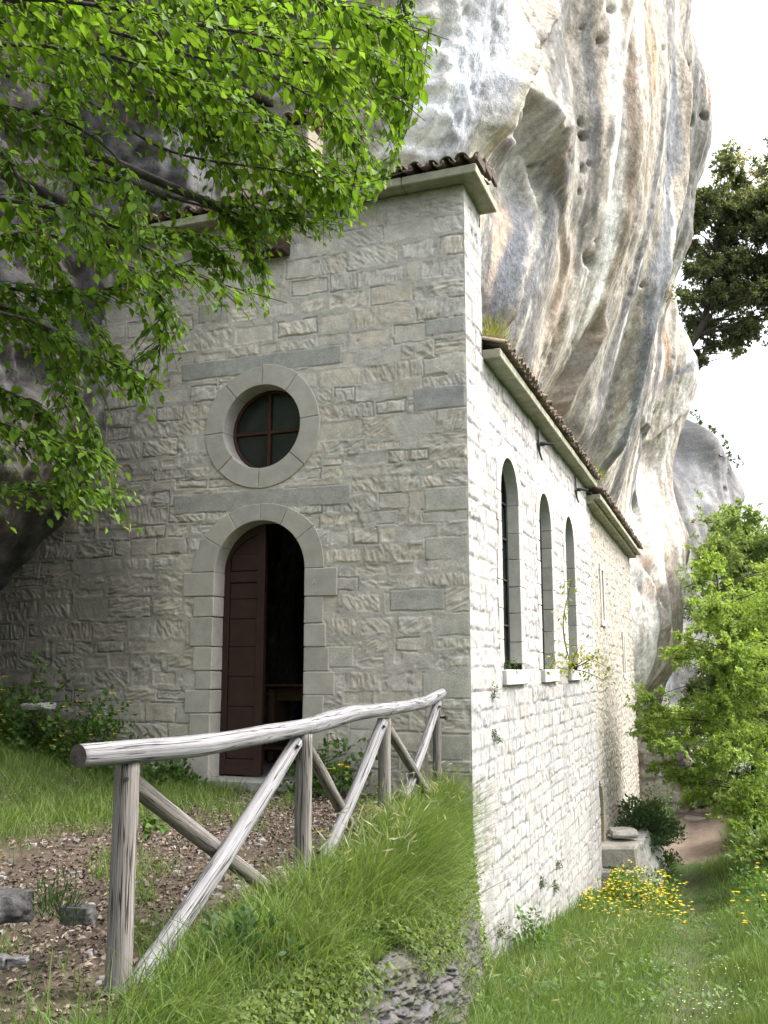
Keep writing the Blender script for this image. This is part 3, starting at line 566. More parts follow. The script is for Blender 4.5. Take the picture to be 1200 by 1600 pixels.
wall_mesh('front_wall', h, col, U, V_, keep, lambda U, V, h: np.stack([U, -h, V], -1), chapel)
# ---- side wall (the front bay rises higher than the nave)
u = np.concatenate([[0, .008], np.arange(.03, 10.72, 0.022)]); v = np.arange(-4.6, 7.37, 0.022)
h, col, U, V_ = masonry(u, v, 202, chf=lambda z: (.20, .30) if z > 1.0 else (.15, .25), sw=(.20, .5), quoin=0.0, smooth_p=.5, amp=.018, stonec=(.385, .37, .355), mortc=(.245, .238, .23), mort=(.006, .030), gap_p=.75)
lowk = ss(1.15, .9, V_)[..., None]; col = col * (1 - lowk * .06)
pl = ss(0, .35, .4 * fbm(U * .9, V_ * 1.4, 0, 211, 3) + .30 - np.abs(V_ - (4.72 - .03 * U)) * .8)[..., None] * .8; h = h * (1 - pl[..., 0]) + .012 * pl[..., 0]; col = col * (1 - pl) + np.array([.40, .405, .42]) * pl
bs = (ss(.9, .0, V_ + 1.95 + .145 * U + .45 * fbm(U * 1.1, V_ * 1.6, 0, 212, 4)) * .55 + .35 * ss(.15, .5, fbm(U * 1.4, V_ * .35, 0, 213, 4)) * ss(1.3, .9, V_))[..., None]; col = col * (1 - bs) + np.array([.20, .20, .185]) * bs     # splashed dirt at the foot, runs below the sills
h = h * ss(0, .03, U)
h[0] = 0
keep = (V_ < 5.34) | (U < .83)
for c_, hw in WIN: keep &= ~(((np.abs(U - c_) < hw + .03) & (V_ < WS) & (V_ > WB - .03)) | ((U - c_) ** 2 + (V_ - WS) ** 2 < (hw + .03) ** 2))
wall_mesh('side_wall', h, col, U, V_, keep, lambda U, V, h: np.stack([h, U, V], -1), chapel)
# ---- the body behind the two faces (keeps the room dark)
mb = MB()
def sheet(a, b, c, d): mb.add([a, b, c, d], [[(0, 1, 2, 3)]])
sheet((-7.4, .9, 5.2), (-7.4, .9, 7.36), (0, .83, 7.36), (0, .83, 5.2))                       # back of the front gable
sheet((-5.2, .42, -.02), (-.45, .42, -.02), (-.45, 9.9, -.02), (-5.2, 9.9, -.02))                 # floor
sheet((-5.2, .42, 5.25), (-5.2, 9.9, 5.25), (-.03, 9.9, 5.25), (-.03, .42, 5.25))                   # ceiling
sheet((-5.2, .42, -.05), (-5.2, 9.9, -.05), (-5.2, 9.9, 5.25), (-5.2, .42, 5.25)); sheet((-5.2, 9.9, -.05), (-.1, 9.9, -.05), (-.1, 9.9, 5.25), (-5.2, 9.9, 5.25))
sheet((-.03, 10.7, -4), (-4, 10.7, -4), (-4, 10.7, 5.4), (-.03, 10.7, 5.4))
mb.build('interior_wall', M['plaster'], chapel)
# ---- door surround: voussoirs, jamb stones and the reveal
mb = MB(); AC = np.array([.44, .415, .365]); rr = random.Random(3)
def wedge(cx, cz, r0, r1, t0, t1, y0, y1, col, nseg=6, r1b=None):
    """one stone of a ring, y0 (front) to y1 (back)"""
    t = np.linspace(t0, t1, nseg + 1); r1v = np.linspace(r1, r1b if r1b else r1, nseg + 1); V = []; b = .006
    for y, s in ((y0 + b, 0), (y0, b), (y1, 0)):
        tt = t0 + (t - t0) * (1 - 2 * s / max(.2, (t1 - t0) * r0)) + s / r0 if s else t
        V += [np.stack([cx + (r0 + s) * np.cos(tt), np.full(nseg + 1, y), cz + (r0 + s) * np.sin(tt)], -1), np.stack([cx + (r1v - s) * np.cos(tt), np.full(nseg + 1, y), cz + (r1v - s) * np.sin(tt)], -1)]
    k = nseg + 1; V = np.concatenate(V); i = np.arange(nseg)
    a0, a1, b0, b1, c0, c1 = [j * k for j in range(6)]
    Q = [np.stack([b0 + i, b0 + i + 1, b1 + i + 1, b1 + i], 1), np.stack([a0 + i, a0 + i + 1, b0 + i + 1, b0 + i], 1), np.stack([b1 + i, b1 + i + 1, a1 + i + 1, a1 + i], 1),
         np.stack([c0 + i, c0 + i + 1, a0 + i + 1, a0 + i], 1), np.stack([a1 + i, a1 + i + 1, c1 + i + 1, c1 + i], 1),
         np.array([[a0, b0, b1, a1], [a0 + nseg, a1 + nseg, b1 + nseg, b0 + nseg], [a0, a1, c1, c0], [a0 + nseg, c0 + nseg, c1 + nseg, a1 + nseg]])]
    mb.add(V, Q, V[:, [0, 2]], col)
g = .004
angs = [0, .62, 1.10, 1.56, 2.12, 2.62, math.pi]; outs = [.90, .93, .88, .86, .88, .93, .98]
for i in range(6):
    c = AC * rr.uniform(.92, 1.08) * np.array([1, 1, rr.uniform(.95, 1.03)])
    wedge(DX, DS, DW, outs[i], angs[i] + g, angs[i + 1] - g, -.020 - rr.uniform(0, .006), .27, c, 8, outs[i + 1])
def joints(pys, px): return [hy(px, p)[2] for p in pys]
zr = [DS] + joints([932, 974, 1011, 1049, 1086, 1130, 1172], 490) + [-.16]; zl = [DS] + joints([932, 964, 1010.6, 1048.5, 1078, 1114.6, 1165], 320) + [-.16]
for zz, sg, lens in ((zr, 1, [.44, .26, .30, .34, .42, .28, .36, .32]), (zl, -1, [.46, .30, .34, .28, .24, .38, .30, .36])):
    for i in range(len(zz) - 1):
        L = lens[i % 8]; z1, z0 = zz[i] - .004, zz[i + 1] + .004; c = AC * rr.uniform(.9, 1.08)
        if z1 - z0 < .05: continue
        mb.box((DX + sg * (DW + L / 2), .125, (z0 + z1) / 2), (L, .29 + rr.uniform(0, .012), z1 - z0), bev=.010, col=c, jit=.004, seed=i + 50 * sg)
put(mb.build('door_surround', M['ashlar'], None, False, True), chapel)
mb = MB(); mb.box((DX, .12, -.10), (1.62, .58, .18), bev=.015, col=(.34, .33, .30), jit=.006); mb.box((DX - .02, -.38, -.20), (1.9, .44, .14), bev=.02, col=(.25, .235, .20), jit=.012)
put(mb.build('threshold', M['ashlar'], None, False, True), chapel)
# ---- ring of the round window
mb = MB()
ja = [90, 52, 5, -42, -92, -138, -176, -228, -270]
for i in range(8):
    c = AC * rr.uniform(.92, 1.06); wedge(OX, OZ, OR, .815 + rr.uniform(-.015, .025), math.radians(ja[i + 1]) + .006, math.radians(ja[i]) - .006, -.022 - rr.uniform(0, .005), .34, c, 8)
put(mb.build('round_window_surround', M['ashlar'], None, False, True), chapel)
mb = MB(); th = np.linspace(0, 2 * np.pi, 49)[:-1]
for y, r0, r1, nm, mt in ((.285, 0, OR + .05, 'pane', 'glass'),):
    mb = MB(); mb.add(np.concatenate([[[OX, y, OZ]], np.stack([OX + r1 * np.cos(th), np.full(48, y), OZ + r1 * np.sin(th)], -1)]), [np.stack([np.zeros(48, int), 1 + np.arange(48), 1 + (np.arange(48) + 1) % 48], 1)])
    pane = mb
mb = MB(); mb.tube(np.stack([OX + (OR - .02) * np.cos(np.append(th, th[0])), np.full(49, .262), OZ + (OR - .02) * np.sin(np.append(th, th[0]))], -1), .022, 6, caps=False)
mb.box((OX - .02, .262, OZ), (.045, .035, OR * 2 - .05)); mb.box((OX, .264, OZ - .02), (OR * 2 - .05, .033, .04))
rf = mb.build('round_window', M['frame'], chapel); pp = pane.build('pane', M['glass'], None, True); pp.parent = rf; pp.matrix_parent_inverse = rf.matrix_parent_inverse.inverted() @ rf.matrix_parent_inverse
pp.matrix_parent_inverse = Matrix.Identity(4)
# ---- door: left leaf closed, right leaf open inwards
def leaf_bm(x0, x1, y, name, cx, thick=.05):
    mb = MB(); mbp = MB(); n = 24; xs = np.linspace(x0, x1, n)
    top = DS + np.sqrt(np.maximum((DW + .015) ** 2 - (xs - DX) ** 2, 0)); top[0] = max(top[0], DS)
    def slabp(xs, zb, zt, y0, y1, m):
        V = np.concatenate([np.stack([xs, np.full(len(xs), yy), zz], -1) for yy, zz in ((y0, zb), (y0, zt), (y1, zb), (y1, zt))]); k = len(xs); i = np.arange(k - 1)
        m.add(V, [np.stack([i, i + 1, k + i + 1, k + i], 1), np.stack([2 * k + i, 3 * k + i, 3 * k + i + 1, 2 * k + i + 1], 1), np.stack([k + i, k + i + 1, 3 * k + i + 1, 3 * k + i], 1), np.stack([i, 2 * k + i, 2 * k + i + 1, i + 1], 1),
                  np.array([[0, k, 3 * k, 2 * k], [k - 1, 3 * k - 1, 4 * k - 1, 2 * k - 1][:1] + [2 * k + k - 1, 3 * k + k - 1, k + k - 1]])], V[:, [0, 2]])
    slabp(xs, np.full(n, .015), top, y + .014, y + thick, mb)                    # the leaf
    sw_ = .10
    def top_at(x): return DS + math.sqrt(max((DW + .015) ** 2 - (x - DX) ** 2, 0))
    for a, b in ((x0, x0 + sw_), (x1 - sw_ * 1.1, x1)):
        q = np.linspace(a, b, 6); slabp(q, np.full(6, .015), np.array([max(top_at(x), DS) for x in q]) - .004, y - .022, y + .016, mb)
    for a, b in ((.015, .20), (2.46, 2.60)): mb.box(((x0 + x1) / 2, y - .003, (a + b) / 2), (x1 - x0 - 2 * sw_, .036, b - a), bev=.004)
    q = np.linspace(x0 + sw_, x1 - sw_ * 1.1, 14); tq = np.array([top_at(x) for x in q]); slabp(q, tq - .13, tq - .004, y - .021, y + .016, mb)  # curved top rail
    zz = [.21, .50, .86, 1.24, 1.62, 1.98, 2.24, 2.45]
    for i in range(len(zz) - 1): mbp.box(((x0 + sw_ + x1 - sw_ * 1.1) / 2, y + .006, (zz[i] + zz[i + 1]) / 2), (x1 - x0 - 2.1 * sw_ - .004, .024, zz[i + 1] - zz[i] - .005), bev=.007)
    for a, b in ((2.61, 2.83),): mbp.box(((x0 + sw_ + x1 - sw_) / 2 + .0, y + .006, (a + b) / 2), (x1 - x0 - 2.1 * sw_ - .004, .024, b - a), bev=.006)
    o = mb.build(name, M['door']); p = mbp.build('panel', M['door']); p.parent = o; return o
put(leaf_bm(DX - DW - .015, DX - .045, .265, 'door', 0), chapel)
o = leaf_bm(DX - DW - .015, DX - .045, .265, 'door', 0)
# the second leaf swings right inside the room, hinged at the right jamb
o.matrix_world = Matrix.Translation(Vector((DX + DW - .01, .36, 0))) @ Matrix.Rotation(math.radians(-97), 4, 'Z') @ Matrix.Scale(-1, 4, Vector((1, 0, 0))) @ Matrix.Translation(Vector((-(DX - DW - .015), -.265, 0)))
mw = o.matrix_world.copy(); o.parent = chapel; o.matrix_parent_inverse = Matrix.Translation(Vector(chapel.location)).inverted()
# ---- side windows
for c_, hw in WIN:
    mb = MB(); rr = random.Random(int(c_ * 10))
    def sidering(r0, r1, t0, t1, x0, x1, col):
        k0 = mb.n; wedge(0, 0, r0, r1, t0, t1, x0, x1, col, 6); P = mb.V[-1]; mb.V[-1] = np.stack([-P[:, 1], c_ + P[:, 0], WS + P[:, 2]], -1)
    ab = np.linspace(0, math.pi, 6)
    for i in range(5): sidering(hw, hw + .20 + rr.uniform(0, .05), ab[i] + .004, ab[i + 1] - .004, -.016, .22, np.array([.48, .465, .43]) * rr.uniform(.92, 1.05))
    zz = WS
    while zz > WB + .12:
        hh = min(rr.uniform(.3, .42), zz - WB)
        for sg in (-1, 1): L = rr.uniform(.16, .3); mb.box((-.102, c_ + sg * (hw + L / 2), zz - hh / 2), (.236, L, hh - .006), bev=.008, col=np.array([.46, .445, .40]) * rr.uniform(.9, 1.05), jit=.003, seed=rr.randint(0, 999))
        zz -= hh
    fr = MB(); fr.tube([(-.175, c_ - hw + .02, WB), (-.175, c_ - hw + .02, WS)] , .02, 6); fr.tube([(-.175, c_ + hw - .02, WB), (-.175, c_ + hw - .02, WS)], .02, 6)
    t_ = np.linspace(0, np.pi, 20); fr.tube(np.stack([np.full(20, -.175), c_ + (hw - .02) * np.cos(t_), WS + (hw - .02) * np.sin(t_)], -1), .02, 6); fr.box((-.175, c_, (WB + WS + hw) / 2), (.03, .03, WS + hw - WB - .04))
    for z_ in (1.95, 2.6, 3.2, 3.72): fr.box((-.176, c_, z_), (.028, 2 * hw - .05, .025))
    f = fr.build('side_window', M['iron'], chapel)
    sb = put(mb.build('window_surround', M['ashlar'], None, False, True), chapel)
    pn = MB(); pn.add(np.concatenate([[(-.20, c_ - hw - .02, WB), (-.20, c_ + hw + .02, WB)], np.stack([np.full(20, -.20), c_ + (hw + .02) * np.cos(t_), WS + (hw + .02) * np.sin(t_)], -1)]), [[list(range(22))]])
    p = pn.build('pane', M['glass'], None, False); p.parent = f
    sl = MB(); sl.box((-.11, c_ + .02, WB - .105), (.36, 2 * hw + .22, .20), bev=.012, col=(.52, .51, .50), jit=.004); put(sl.build('window_sill', M['ashlar'], None, False, True), chapel)
# ---- cornices
def cornice(name, blocks, parent):
    mb = MB()
    for c, s in blocks: mb.box(c, s, bev=.012, jit=.004, seed=int(abs(c[0] * 100 + c[1] * 37)) % 999)
    return mb.build(name, M['cornice'], parent)
bl = []; x = .225
for L in (.98, .82, 1.05, .9, .95, .9, .8): bl.append(((x - L / 2, .33, 7.43), (L - .006, 1.12, .12))); x -= L
cornice('front_cornice', bl, chapel)
bl = []; y = .84; rr = random.Random(9)
while y < 10.3: L = min(rr.uniform(.8, 1.25), 10.42 - y); bl.append(((-.06, y + L / 2, 5.40), (.60, L - .006, .125))); y += L
cornice('eave_cornice', bl, chapel)
# ---- barrel tiles
def tiles(name, o, along, up, count, rows, parent, pitch, width=.205, rad=.088, seed=0, seg=8, length=.42):
    """rows of cover and pan tiles; o = first tile at the eave, along = step direction, up = direction up the slope (horizontal)"""
    mb = MB(); r = random.Random(seed); al = np.array(along, float); up = np.array(up, float); nz = np.array([0, 0, 1.0])
    for k in range(count):
        for pan in (0, 1):
            for row in range(rows):
                c0 = np.array(o) + al * (k * width + (width / 2 if pan else 0) + r.uniform(-.012, .012)) + up * (row * (length - .08) + r.uniform(-.03, .03) - (0 if pan else .01))
                c0 = c0 + nz * (row * (length - .08) * math.tan(pitch) + (.0 if pan else .05) + r.uniform(-.008, .008) + row * .004)
                yaw = r.uniform(-.05, .05); d = up * math.cos(yaw) + al * math.sin(yaw); d = d * math.cos(pitch) + nz * math.sin(pitch); sd = al * math.cos(yaw) - up * math.sin(yaw)
                th = np.linspace(.05, math.pi - .05, seg); R0, R1 = (rad, rad * .82) if not pan else (rad * .82, rad); nn = np.cross(d, sd); nn = nn if nn[2] > 0 else -nn
                c = np.array([.20, .155, .125]) * r.uniform(.6, 1.35) * np.array([1, r.uniform(.92, 1.06), r.uniform(.85, 1.1)])
                V = []
                for (rr_, s) in ((R0, 0), (R0 - .017, 0), (R1, length), (R1 - .017, length)):
                    sg = -1 if pan else 1
                    V.append(c0 + d * s + rr_ * np.cos(th)[:, None] * sd + sg * rr_ * np.sin(th)[:, None] * nn * .92 + (nn * rad * .95 if pan else 0))
                V = np.concatenate(V); i = np.arange(seg - 1); S = seg
                Q = [np.stack([i, i + 1, 2 * S + i + 1, 2 * S + i], 1), np.stack([S + i, 3 * S + i, 3 * S + i + 1, S + i + 1], 1), np.stack([i, S + i, S + i + 1, i + 1], 1), np.array([[0, 2 * S, 3 * S, S], [S - 1, 2 * S - 1, 4 * S - 1, 3 * S - 1]])]
                mb.add(V, Q, V[:, :2], c)
    return put(mb.build(name, M['tile'], None, True, True), parent)
tiles('gable_tiles', (-6.3, -.26, 7.50), (1, 0, 0), (0, 1, 0), 32, 3, chapel, math.radians(16), seed=1, seg=10)
mb = MB()
for i, (y_, z_) in enumerate([(-.20, 7.60), (.16, 7.70), (.5, 7.78)]): mb.box((.22, y_ + .18, z_), (.05, .34, .13), bev=.01, jit=.01, seed=i)
tt = mb.build('verge_tiles', M['oldwood'], chapel)
tiles('nave_tiles', (.30, .92, 5.47), (0, 1, 0), (-1, 0, 0), 46, 8, chapel, math.radians(17), seed=2, seg=7)
mb = MB(); mb.add([(.15, .84, 5.46), (.15, 10.3, 5.46), (-4.5, 10.3, 6.9), (-4.5, .84, 6.9)], [[(0, 1, 2, 3)]]); mb.add([(-7.2, -.12, 7.49), (.15, -.12, 7.49), (.15, .85, 7.77), (-7.2, .85, 7.77)], [[(0, 1, 2, 3)]]); mb.build('roof_boarding', M['oldwood'], chapel)
# ---- bell gable above the front wall
mb = MB(); BX = -2.95; rr = random.Random(5); SC = np.array([.36, .325, .25])
for sx, w_ in ((-1, .42), (1, .50)):
    z = 7.60
    while z < 8.5: hh = rr.uniform(.2, .3); mb.box((BX + sx * (.22 + w_ / 2), .38, z + hh / 2), (w_ + rr.uniform(-.02, .02), .46, hh - .008), bev=.015, col=SC * rr.uniform(.8, 1.15), jit=.008, seed=int(z * 100) + sx); z += hh
mb.box((BX + .02, .38, z + .10), (1.42, .52, .22), bev=.02, col=SC * .8, jit=.01, seed=77)
put(mb.build('bell_gable', M['ashlar'], None, False, True), chapel)
tiles('bell_gable_tiles', (BX - .78, .02, z + .24), (1, 0, 0), (0, 1, 0), 8, 2, chapel, math.radians(14), seed=4)
# ---- scratched lettering on the jamb
def lettering(txt, loc, size, parent):
    cu = bpy.data.curves.new('scratched_lettering', 'FONT'); cu.body = txt; cu.size = size; cu.extrude = .0006; cu.align_x = 'CENTER'; cu.offset = -.002
    ob = bpy.data.objects.new('scratched_lettering', cu); C.collection.objects.link(ob); ob.data.materials.append(M['scratch'])
    me = bpy.data.meshes.new_from_object(ob); bpy.data.objects.remove(ob); me.name = 'scratched_lettering'
    ob = bpy.data.objects.new('scratched_lettering', me); C.collection.objects.link(ob)
    if not me.materials: me.materials.append(M['scratch'])
    ob.parent = parent; ob.location = Vector(loc) - Vector(parent.location); ob.rotation_euler = (math.pi / 2, 0, 0); return ob
M['scratch'] = mat_plain('scratched_stone', (.55, .54, .50), (.62, .60, .56), 30, None)
lettering('A', (-1.98, -.034, 2.37), .11, chapel); lettering('1992', (-1.98, -.034, 2.255), .085, chapel)
# ================================================================== ANNEXE (older, rougher masonry beyond the chapel)
house = empty('stone_house', (-.05, 15, -3.6), label='rough rubble stone house joined to the far end of the chapel', cat='house')
u = np.arange(10.70, 20.35, .026); v = np.arange(-4.6, 5.08, .026)
h, col, U, V_ = masonry(u, v, 303, ch=(.12, .24), sw=(.16, .42), amp=.036, smooth_p=.06, stonec=(.40, .365, .315), mortc=(.30, .275, .235), mort=(.008, .045), gap_p=.7, jit=2.2, warm=.5)
DR = (U > 10.85) & (U < 11.42) & (V_ < -1.45) & (V_ > -2.5) | ((U - 11.135) ** 2 + ((V_ + 1.45) * .85) ** 2 < .285 ** 2)
SW = [((12.62, 13.05), (2.5, 3.72)), ((17.2, 17.5), (1.2, 2.25))]
keep = ~DR
for (a, b), (c_, d_) in SW: keep &= ~((U > a) & (U < b) & (V_ > c_) & (V_ < d_))
wall_mesh('wall', h, col, U, V_, keep, lambda U, V, h: np.stack([h - .06, U, V], -1), house)
for (a, b), (c_, d_) in SW:
    mb = MB()
    for y_ in (a - .07, b + .07): mb.box((-.16, y_, (c_ + d_) / 2), (.30, .15, d_ - c_ + .02), bev=.012, col=(.60, .55, .48), jit=.006, seed=int(y_ * 10))
    for z_ in (c_ - .07, d_ + .07): mb.box((-.157, (a + b) / 2, z_), (.306, b - a + .34, .15), bev=.012, col=(.58, .54, .48), jit=.006, seed=int(z_ * 10))
    o = put(mb.build('window', M['ashlar'], None, False, True), house)
    mb = MB(); mb.box((-.22, (a + b) / 2, (c_ + d_) / 2), (.03, b - a + .02, d_ - c_ + .02)); p = mb.build('pane', M['glass']); p.parent = o
mb = MB()
for i in range(4): mb.box((-.32, 11.50, -2.55 + i * .33 + .165), (.62, .16, .32), bev=.015, col=np.array([.40, .33, .24]) * random.uniform(.9, 1.1), jit=.01, seed=i)
mb.box((-.70, 11.1, -1.8), (.05, .75, 1.7), col=(.16, .13, .10)); put(mb.build('doorway', M['ashlar'], None, False, True), house)
mb = MB(); mb.add([(-.06, 20.33, -5), (-.06, 20.33, 5.1), (-5, 20.6, 6.2), (-5, 20.6, -5)], [[(0, 1, 2, 3)]]); mb.add([(.15, 10.2, 5.2), (.15, 20.35, 5.1), (-4.5, 20.35, 6.4), (-4.5, 10.2, 6.5)], [[(0, 1, 2, 3)]]); mb.build('end_wall', M['plaster'], house)
bl = []; y = 10.3; rr = random.Random(19)
while y < 20.4: L = min(rr.uniform(.7, 1.2), 20.5 - y); bl.append(((-.02, y + L / 2, 5.13 - .012 * (y - 10)), (.66, L - .006, .11))); bl.append(((-.06, y + L / 2, 5.03 - .012 * (y - 10)), (.44, L - .008, .09))); y += L
cornice('eave_cornice', bl, house)
tiles('roof_tiles', (.36, 10.35, 5.22), (0, 1, -.012), (-1, 0, 0), 49, 7, house, math.radians(17), seed=8, seg=7)

# ================================================================== RAILING of peeled logs
P4, P3, P2, P1 = np.array([-.37, -.16]), np.array([-.12, -2.60]), np.array([.05, -4.67]), np.array([.075, -6.74])
rail = empty('wooden_railing', (P1[0], P1[1], -.2), label='weathered grey log railing with crossed braces along the terrace edge', cat='railing')
def log(name, pts, rad, seed, mat, sides=16, n=26, noise=.10):
    mb = MB(); q = spline(pts, n); r = np.interp(np.linspace(0, 1, n), np.linspace(0, 1, len(np.atleast_1d(rad))), np.atleast_1d(rad))
    mb.tube(q, r, sides, noise, seed); o = mb.build(name, M[mat], rail, True); o.data.materials.append(M['cut'])
    mi = np.array([1 if len(p.vertices) == 3 else 0 for p in o.data.polygons], np.int32); o.data.polygons.foreach_set('material_index', mi)
    o.data.polygons.foreach_set('use_smooth', mi == 0); return o
def p3(p, z): return np.array([p[0], p[1], z])
for k_, (p, zb, zt, r0, r1) in enumerate([(P1, -.55, .905, .062, .058), (P2, -.5, .90, .062, .055), (P3, -.5, .905, .062, .058), (P4, -.5, .955, .056, .05)]):
    log('post', [p3(p, zb), p3(p + [.004, 0], (zb + zt) / 2), p3(p, zt)], [r0, r1], 10 + k_, 'post', noise=.07)
D12 = (P1 - P2) / np.linalg.norm(P1 - P2)
log('handrail', [at(122, 1181, 4.30), at(210, 1174, 4.62), at(300, 1166, 5.05), at(360, 1157, 5.5), at(420, 1146, 6.0), at(484, 1134, 6.72)], [.050, .055, .058, .056, .057, .053], 21, 'rail', 20, 60, .055)
log('handrail', [at(476, 1136, 6.64), at(520, 1124, 7.2), at(556, 1114, 7.75), at(612, 1107, 8.65)], [.056, .062, .062, .055], 22, 'rail', 20, 40, .10)
log('handrail', [at(604, 1108, 8.5), at(640, 1102, 9.5), at(668, 1095, 10.3), at(691, 1083, 10.85)], [.054, .058, .062, .050], 23, 'rail', 20, 40, .10)
def brace(a, b, r, sd, mat): log('brace', [a, (a + b) / 2 + np.array([.01, 0, -.012]), b], r, sd, mat, 14, 24, .08)
brace(at(192, 1212, 4.72), at(415, 1385, 6.35), [.050, .046], 31, 'post'); brace(at(463, 1160, 6.52), at(200, 1560, 4.7), [.047, .058], 32, 'rail')
brace(at(478, 1166, 6.85), at(556, 1305, 8.3), [.045, .05], 33, 'post'); brace(at(598, 1128, 8.48), at(505, 1348, 7.35), [.048, .05], 34, 'rail')
brace(at(604, 1136, 8.75), at(668, 1240, 10.3), [.046, .048], 35, 'post'); brace(at(684, 1098, 10.72), at(630, 1250, 9.5), [.046, .048], 36, 'rail')
for q in (at(463, 1166, 6.43), at(598, 1135, 8.40), at(685, 1104, 10.62), at(196, 1216, 4.60)):
    mb = MB(); mb.tube([q + [.0, .01, 0], q + [.028, -.032, 0]], [.013, .011], 8); mb.build('bolt', M['iron'], rail)
mb = MB(); q = at(692, 1121, 10.82); mb.tube([q + [-.03, 0, 0], q + [.035, -.01, 0]], [.014, .014], 8); mb.tube([q + [.03, 0, 0], q + [.05, -.01, 0]], [.026, .022], 8); mb.build('bolt', M['iron'], rail)

# ================================================================== PLANTS: helpers
def frames(D, rs, up=None):
    """side and normal vectors for leaf directions D (n,3)"""
    U = np.array([0, 0, 1.0]) if up is None else up
    S = np.cross(D, U); S += 1e-4; S /= np.linalg.norm(S, axis=1)[:, None]; Nn = np.cross(S, D)
    return S, Nn
def leaf_arrays(P, D, Nrm, L, Wd, col, fold=.25, simple=False, curl=.12):
    """leaves: P base points, D direction, Nrm face normal; returns V, faces, col"""
    n = len(P); D = D / np.linalg.norm(D, axis=1)[:, None]; S = np.cross(D, Nrm); S /= np.linalg.norm(S, axis=1)[:, None] + 1e-9; Nn = np.cross(S, D)
    L = np.broadcast_to(L, (n,))[:, None]; Wd = np.broadcast_to(Wd, (n,))[:, None]
    if simple: K = [(0, 0, 0), (.45, -.5, fold * .5), (1, 0, -curl), (.45, .5, fold * .5)]; F = [[(0, 1, 2), (0, 2, 3)]]
    else:
        K = [(0, 0, 0), (.22, -.40, fold * .42), (.58, -.42, fold * .30), (1, 0, -curl * 1.6), (.58, .42, fold * .30), (.22, .40, fold * .42), (.3, 0, 0), (.62, 0, -curl * .4)]
        F = [[(0, 1, 6), (0, 6, 5)], [(6, 1, 2, 7), (6, 7, 4, 5)], [(7, 2, 3), (7, 3, 4)]]
    V = np.stack([P + D * (a * L) + S * (b * Wd) + Nn * (c * Wd) for a, b, c in K], 1); k = len(K)
    tri = [f for g_ in F for f in g_ if len(f) == 3]; quad = [f for g_ in F for f in g_ if len(f) == 4]; base = (np.arange(n) * k)[:, None]
    out = [np.concatenate([base + np.array(f)[None] for f in tri])] + ([np.concatenate([base + np.array(f)[None] for f in quad])] if quad else [])
    return V.reshape(-1, 3), out, np.repeat(np.broadcast_to(col, (n, 3)), k, 0)
def vary(rs, n, c1, c2, j=.18):
    t = rs.rand(n, 1); return (np.array(c1) * (1 - t) + np.array(c2) * t) * (1 + j * (rs.rand(n, 1) * 2 - 1))
def blades(rs, P, H, Wd, lean, c1, c2, droop=.5, name='grass', mat='grass', seg=3):
    """grass blades rooted at P: height H, lean (n,2) sideways throw as a share of H"""
    n = len(P); t = np.linspace(0, 1, seg + 1); th = rs.rand(n) * np.pi; side = np.stack([np.cos(th), np.sin(th), 0 * th], 1)
    H = H[:, None]; d = droop * rs.rand(n, 1); V = []
    for i, s in enumerate(t):
        c = P + np.concatenate([lean * H * s ** 1.7, H * (s - d * s ** 2.6)], 1); wv = Wd[:, None] * (1 - s) ** .7 * .5
        if i < seg: V += [c - side * wv, c + side * wv]
        else: V += [c]
    k = 2 * seg + 1; V = np.stack(V, 1).reshape(-1, 3); b = (np.arange(n) * k)[:, None]
    q = np.concatenate([b + np.array([[2 * i, 2 * i + 1, 2 * i + 3, 2 * i + 2]]) for i in range(seg - 1)]); tr = b + np.array([[2 * seg - 2, 2 * seg - 1, 2 * seg]])
    return mesh(name, V, [q, tr], M[mat], col=np.repeat(vary(rs, n, c1, c2, .2), k, 0))
# ---- grass
rs = RS(11)
G1, G2 = (.080, .140, .028), (.165, .235, .072)
def on_ground(x, y): return np.stack([x, y, z_ground(x, y) - .01], 1)
def clump(x, y, sc, sd, lo=-.1, hi=.35): return rs.rand(len(x)) < ss(lo, hi, fbm(x * sc, y * sc, 0, sd, 3))
# the long grass along the lip of the terrace, hanging over the wall
n = 46000; y = rs.uniform(-8.6, -.12, n); rx = np.interp(y, [-9, -6.74, -4.67, -2.6, -.15], [.15, .075, .05, -.12, -.37]); wd_ = .52 - .2 * ss(-1.6, -.2, y); x = rx - .25 + rs.rand(n) ** .9 * (edge_x(y) + .78 * wd_ - rx + .25); t = (x - edge_x(y)) / wd_; e_ = x - rx
k = (rs.rand(n) < ss(-.18, .22, e_ + .16 * fbm(x * 2, y * 2, 0, 91, 2) - .22 * ss(-5.2, -6.4, y)) * ss(.8, .35, t + .25 * fbm(x * 1.7, y * 1.7, 0, 92, 2)) * (.55 + .45 * ss(-.3, .1, fbm(x * 3, y * 3, 0, 90, 2)))); x, y, t, e_ = x[k], y[k], t[k], e_[k]
H = rs.uniform(.16, .44, len(x)) * (.7 + .6 * np.clip(fbm(x * 1.5, y * 1.5, 0, 93, 2) + .5, 0, 1)) * (.75 + .4 * ss(.0, .3, e_)) * (.75 + .35 * ss(-7.5, -3, y)); P_ = on_ground(x, y)
sw_ = fbm(x * 1.1, y * 1.1, 0, 94, 2); lean = np.stack([.20 + .5 * np.clip(t, -.3, 1) + .45 * rs.randn(len(x)) + .5 * sw_, -.10 + .48 * rs.randn(len(x))], 1)
tag(blades(rs, P_, H * 1.1, rs.uniform(.004, .012, len(x)), lean, (.065, .12, .022), (.20, .275, .09), .8), kind='stuff')
